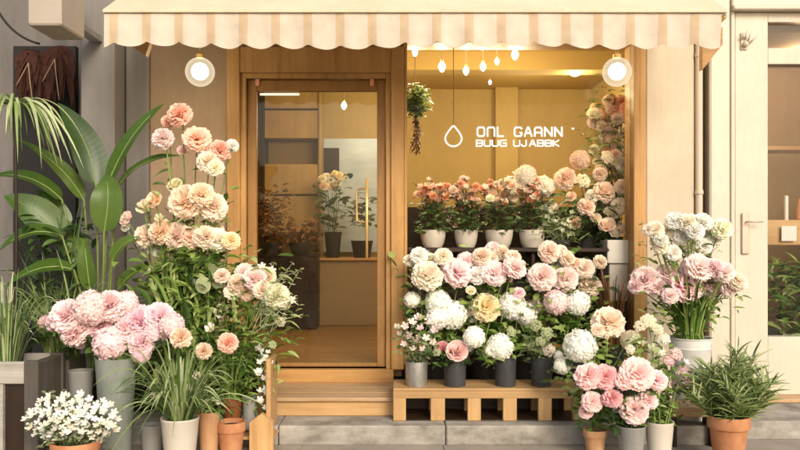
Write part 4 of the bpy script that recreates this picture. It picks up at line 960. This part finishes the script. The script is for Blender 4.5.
gbk = MB(); c_ = P(84, 372, 5.0); gbk.lathe((c_.x, c_.y, .13), potprof('cone', 12*5.0/F, c_.z-.13), 32)
single('grey_tub', gbk, 'greypot', 'empty pale grey tapered tub behind the white flower mound', 'pot', (c_.x, c_.y, .13), None, ang=35) if False else None
tb = thing('grey_tub', 'plain pale grey tapered tub behind the white flower mound', 'pot', (c_.x, -1.05, .006))
pot(tb, (c_.x, -1.05, .006), 'cone', 12*5.0/F, Z(370, 4.95)-.006, 'greypot', 'tub')
# pale pink hydrangeas in the sage vase
arrangement('sage_vase', 'tall grey green vase of pale pink ruffled blooms behind the white flowers', 'flowers', ('vase', 116, 357, 20.5, 'sagepot', .006, 4.8),
    H('68 316 17 carnation lilac;91 308 17 hydrangea palepink;76 331 15 carnation palepink;110 306 16 carnation lilac;126 303 12 hydrangea palepink;101 326 14 carnation lilac;112 343 18 hydrangea palepink;140 322 17 carnation lilac;160 317 15 carnation palepink;172 325 12 hydrangea lilac;142 343 14 carnation palepink;141 355 9 hydrangea lilac;128 328 14 carnation palepink;56 322 10 carnation palepink;155 334 13 hydrangea lilac;88 322 14 carnation lilac'), 4.78, None, 'leaf_dark', 110, (.08, .13), .6, .06, (.1, .8), .08, potname='vase', filler=5)
# white flower mound
wm = [];
for i_ in range(98):
    a_ = i_*2.39996+R.uniform(-.15, .15); q_ = math.sqrt((i_+.5)/98); x_ = 72+math.cos(a_)*q_*48; y_ = 419+math.sin(a_)*q_*27
    if y_ > 441 and 52 < x_ < 98 and R.random() < .6: y_ -= 14
    wm.append((x_, y_, R.uniform(4.2, 5.5), 'star', R.choice(['white', 'white', 'cream'])) + (4.42-.22*(1-q_*q_)+R.uniform(-.02, .02),))
arrangement('white_flower_mound', 'rounded mound of small white flowers in low terracotta pot at front left', 'potted plant', ('terracotta', 75.5, 440, 24, 'terra', .006, 4.4), wm, 4.4, None, 'leaf_grey', 420, (.025, .05), .5, .05, (.2, 1.02), .05, stemr=.0016)
# tall peach arrangement
arrangement('peach_arrangement', 'tall column of coral, peach and cream carnations left of the door', 'flowers', ('bucket', 186, 362, 19, 'darkpot', .13, 5.2),
    H('180 115 12.5 carnation coral;163 139 11 carnation pinkw;197 139 13.5 peony coral;220 151 11 carnation coral;208 162 11 carnation ltpeach;215 168 9 carnation cream;174 184 8 rose paleyellow;153 199 8.5 rose peach;143 208 6 bud paleyellow;186 202 17 carnation peach;201 195 13 carnation peach;213 207 14 carnation ltpeach;125 218 7.5 rose pinkw;147 236 12.5 carnation ltpeach;162 232 13 carnation peach;177 236 14 carnation ltpeach;192 238 12 carnation peach;205 237 12 carnation ltpeach;218 240 12 carnation cream;231 241 9 carnation yellow;152 272 6.5 cluster cream;165 300 9 rose peach;159 218 4 bud paleyellow'), 5.12, None, 'leaf', 820, (.05, .12), .38, .07, (.08, .82), .11, (110, (.4, .8), .018, .3), potname='bucket', stemr=.0042, filler=12)
t = [o for o in S.objects if o.name.startswith('peach_arrangement')][0]; mb = MB()
for _ in range(900):
    q0 = P(R.gauss(196, 26), R.uniform(248, 400), 5.12)+Vector((0, R.uniform(-.12, .14), 0)); L_ = R.uniform(.05, .12); leaf_at(mb, q0, rdir(.3), L_, L_*R.uniform(.28, .45), R.random(), oval, R.uniform(.1, .5))
part('small_foliage', mb, 'leaf', t, True); mb = MB()
for _ in range(300):
    q0 = P(R.gauss(188, 21), R.uniform(285, 385), 5.1)+Vector((0, R.uniform(-.1, .1), 0)); L_ = R.uniform(.14, .3); a = R.random()*2*PI; o = Vector((math.cos(a)*.7, math.sin(a)*.5-.15, 0)); k_ = R.uniform(.2, .9)
    mb.ribbon(bez(q0, q0+o*L_*.3*k_+Vector((0, 0, L_*.7)), q0+o*L_*k_+Vector((0, 0, L_*R.uniform(.3, 1))), 8), R.uniform(.022, .042), oval, Vector((-o.x*.5, -.6, 1)), .3, R.random())
part('broad_foliage', mb, 'leaf', t, True)
# eucalyptus discs between
eu = thing('eucalyptus_sprig', 'sprig of round grey green eucalyptus leaves beside the peach carnations', 'foliage sprig', P(212, 330, 5.0), None)
mb = MB(); mb.tube(bez(P(208, 372, 5.05), P(206, 330, 5.0), P(210, 262, 5.0), 8), .005, .003, 6, .6); part('stem', mb, 'leaf_grey', eu, True)
for px, py, r in ((203, 285, 9), (218, 280, 9), (212, 268, 5)):
    mb = MB(); c_ = P(px, py, 4.98+R.uniform(-.03, .03)); rr = r*5/F; e1 = Vector((1, R.uniform(-.4, .4), R.uniform(-.3, .3))).normalized(); e2 = Vector((R.uniform(-.2, .2), R.uniform(-.3, .3), 1)).normalized()
    mb.ribbon([c_-e2*rr+e2*rr*2*k/7 for k in range(8)], rr*1.7, lambda t: math.sqrt(max(0.001, 1-(2*t-1)**2)), e1.cross(e2)*-1, .12, R.uniform(.5, 1), 0, 2); part('leaf', mb, 'leaf_grey', eu, True)
# pink-peach bush right of it
arrangement('blush_bush', 'blush carnations with long thin sprays leaning towards the door', 'flowers', ('terracotta', 232, 397, 11.5, 'terra_dark', .13, 5.08),
    H('237 283 10 carnation ltpeach;245 273 10 carnation pinkw;255 279 12 carnation pinkw;266 277 10 carnation peach;276 296 13 carnation cream;247 292 9 carnation peach;262 290 9 carnation ltpeach;232 292 8 carnation cream;283 302 8 carnation cream;222 312 7 bud cream;280 322 6 cluster cream;272 345 5 cluster green;262 266 5 star cream;272 270 5 star cream;292 300 5 star white;222 276 8 carnation ltpeach'), 4.98, None, 'leaf', 760, (.05, .12), .25, .08, (.05, 1.0), .12, (150, (.3, .58), .012, .6), stemr=.003)
mb = MB()
t = [o for o in S.objects if o.name.startswith('blush_bush')][0]
for _ in range(26):
    p0 = P(R.uniform(240, 270), R.uniform(290, 340), 4.95); p1 = P(R.uniform(262, 304), R.uniform(262, 330), 4.85+R.uniform(-.1, .1)); pts = bez(p0, (p0+p1)/2+Vector((0, 0, .06)), p1, 8); mb.tube(pts, .0025, .0012, 5, .9)
    for p in pts[3:]:
        for _ in range(2): leaf_at(mb, p, rdir(.2), R.uniform(.025, .05), .008, R.uniform(.6, 1), oval, .2, 3)
part('pale_spray', mb, 'leaf_blade', t, True)
# white pot with arching blades and peach heads
t = blade_plant('spider_plant', 'arching pale green spider plant in tall white tapered pot', 'potted plant', ('cone', 180, 417, 19, 'whitepot', .006, 4.6), 210, (.3, .68), .013, .85, 'leaf_blade', (.35, .9), (0, .5))
mb = MB(); top = P(180, 417, 4.6)
for px, py, r, k_, c_ in ((181, 338, 11, 'carnation', 'peach'), (204, 351, 8.5, 'carnation', 'peach'), (228, 343, 10.5, 'carnation', 'coral'), (197, 376, 4, 'bud', 'cream'), (188, 388, 4.5, 'cluster', 'cream'), (179, 395, 4.5, 'cluster', 'cream'), (155, 397, 4, 'bud', 'cream'), (210, 328, 5, 'bud', 'cream')):
    p = P(px, py, 4.62); flower(t, p, r*4.62/F, k_, c_); stem_to(mb, top+Vector((R.uniform(-.05, .05), 0, -.03)), p, .003, .3)
part('flower_stem', mb, 'leaf', t, True)
# clay pots and the wooden stand
def clay(name, lab, kind, px, pyt, rpx, mat, z0, D_):
    c = P(px, pyt, D_); t = thing(name, lab, 'pot', (c.x, c.y, z0)); pot(t, (c.x, c.y, z0), kind, rpx*D_/F, c.z-z0, mat); return t
t = clay('clay_pot', 'tall tan clay pot wedged between white pot and terracotta pots', 'cone', 209, 411, 11, 'terra_pale', .006, 4.75)
mb = MB()
for _ in range(60): leaf_at(mb, P(R.uniform(200, 222), R.uniform(398, 414), 4.74), rdir(.3), R.uniform(.03, .06), .018, R.random(), oval, .5, 3)
part('foliage', mb, 'leaf', t, True)
for px, py in ((206, 402), (213, 399), (219, 403), (203, 407)): flower(t, P(px, py, 4.7), 3.5*4.7/F, 'star', 'cream')
clay('clay_pot', 'wide rimmed terracotta pot on the ground by the pointed post', 'terracotta', 231, 421, 14.5, 'terra', .006, 4.78)
t = clay('small_grey_pot', 'small grey pot with white trailing flowers beside the dark terracotta pot', 'cylinder', 250, 396, 7.5, 'greypot', .13, 5.05)
mb = MB()
for _ in range(90):
    p = P(R.uniform(246, 272), R.uniform(345, 412), 5.02); leaf_at(mb, p, rdir(-.1), R.uniform(.03, .07), .014, R.random(), oval, .6, 3)
part('foliage', mb, 'leaf', t, True)
for _ in range(26): flower(t, P(R.gauss(264, 3.5), R.uniform(346, 410), 4.97), R.uniform(3, 5)*5/F, 'star', 'white')
clay('dark_grey_pot', 'small dark grey pot half hidden between sage vase and white pot', 'cone', 152, 424, 12, 'greypot', .006, 4.85)
sd_ = thing('plant_stand', 'pale wooden plant stand with pointed front post and thin side board', 'plant stand', (X(262, 4.9), -1.0, .006))
x0, x1 = X(250, 4.88), X(273.5, 4.88); zp = Z(413, 4.88)
part('post', MB().prism([(x0, .006), (x1, .006), (x1, zp-.055), (lerp(x0, x1, .5), zp), (x0, zp-.055)], -1.14, -1.09), 'pine', sd_, ang=30)
part('side_board', B((X(269.5, 5.05), -1.088, .14), (X(274, 5.05), -.82, Z(356, 5.05)), .004), 'pine', sd_, ang=30)
part('back_post', B((x0, -.85, .135), (x0+.05, -.80, .40), .004), 'pine', sd_, ang=30)
part('stand_shelf', B((x0-.16, -1.088, .09), (x1, -.89, .11), .004), 'pine_x', sd_, ang=30)
# plants inside the white shop
t = thing('shop_greenery', 'green leafy plants low behind the glass of the white shop door', 'plants', (X(785, 6.5), .5, .16), None)
pot(t, (X(790, 6.5), .62, .16), 'bucket', .2, .42, 'greypot')
mb = MB()
for _ in range(420): leaf_at(mb, P(R.uniform(768, 840), R.uniform(262, 340), 6.5)+Vector((0, R.uniform(-.25, .2), 0)), rdir(.5), R.uniform(.1, .22), R.uniform(.02, .05), R.random(), oval, .3, 4)
part('foliage', mb, 'leaf', t, True)
for k, (px, lab) in enumerate(((786, 'short pale candle on the shelf behind the white door'), (800, 'russet vase on the shelf behind the white door, at frame edge'))):
    c = P(px, 219.5, 6.42); m_ = MB().lathe((c.x, c.y, P(0, 220, 6.3).z), [(.03, 0), (.04, .01), (.045, .08), (.02, .14), (.025, .18)] if k else [(.018, 0), (.018, .2), (.004, .205)], 20)
    single('vase' if k else 'candle', m_, 'terra' if k else 'whitepot', lab, 'vase' if k else 'candle', (c.x, c.y, P(0, 220, 6.3).z), None, ang=40)
# ================================================================== camera, light, view
cam = bpy.data.cameras.new('camera'); co = bpy.data.objects.new('camera', cam); C.objects.link(co)
co.location = CAM; co.rotation_euler = (PI/2, 0, 0); cam.sensor_width = 36; cam.lens = 36*F/800; cam.shift_y = 15/800; cam.clip_end = 300
S.camera = co
w = bpy.data.worlds.new('World'); S.world = w; w.use_nodes = True
nt = w.node_tree; bg = nt.nodes['Background']
sky = nt.nodes.new('ShaderNodeTexSky'); sky.sky_type = 'NISHITA'; sky.sun_disc = False
SE, SA = math.radians(31), math.radians(22)      # sun: elevation, and angle to the right of the lens axis, behind the camera
sky.sun_elevation = SE; sky.sun_rotation = PI-SA; sky.dust_density = 3; sky.ozone_density = .4; sky.air_density = 1.0
mx = nt.nodes.new('ShaderNodeMix'); mx.data_type = 'RGBA'; mx.blend_type = 'MULTIPLY'; mx.inputs['Factor'].default_value = 1; mx.inputs[7].default_value = (1.0, .965, .90, 1)
nt.links.new(sky.outputs[0], mx.inputs[6]); nt.links.new(mx.outputs[2], bg.inputs['Color']); bg.inputs['Strength'].default_value = .15
sl_ = bpy.data.lights.new('sun', 'SUN'); sl_.energy = 1.5; sl_.angle = math.radians(22); sl_.color = (1, .945, .85)
so = bpy.data.objects.new('sun', sl_); C.objects.link(so)
dv = Vector((math.sin(SA)*math.cos(SE), -math.cos(SA)*math.cos(SE), math.sin(SE)))   # towards the sun
so.rotation_euler = dv.to_track_quat('Z', 'Y').to_euler()
vs = S.view_settings; vs.view_transform = 'Standard'; vs.look = 'None'; vs.gamma = 1; vs.exposure = 0.45
S.render.engine = 'CYCLES'; S.cycles.max_bounces = 8; S.cycles.transparent_max_bounces = 24; S.cycles.sample_clamp_indirect = 6; S.cycles.use_denoising = True
S.cycles.caustics_reflective = False; S.cycles.caustics_refractive = False
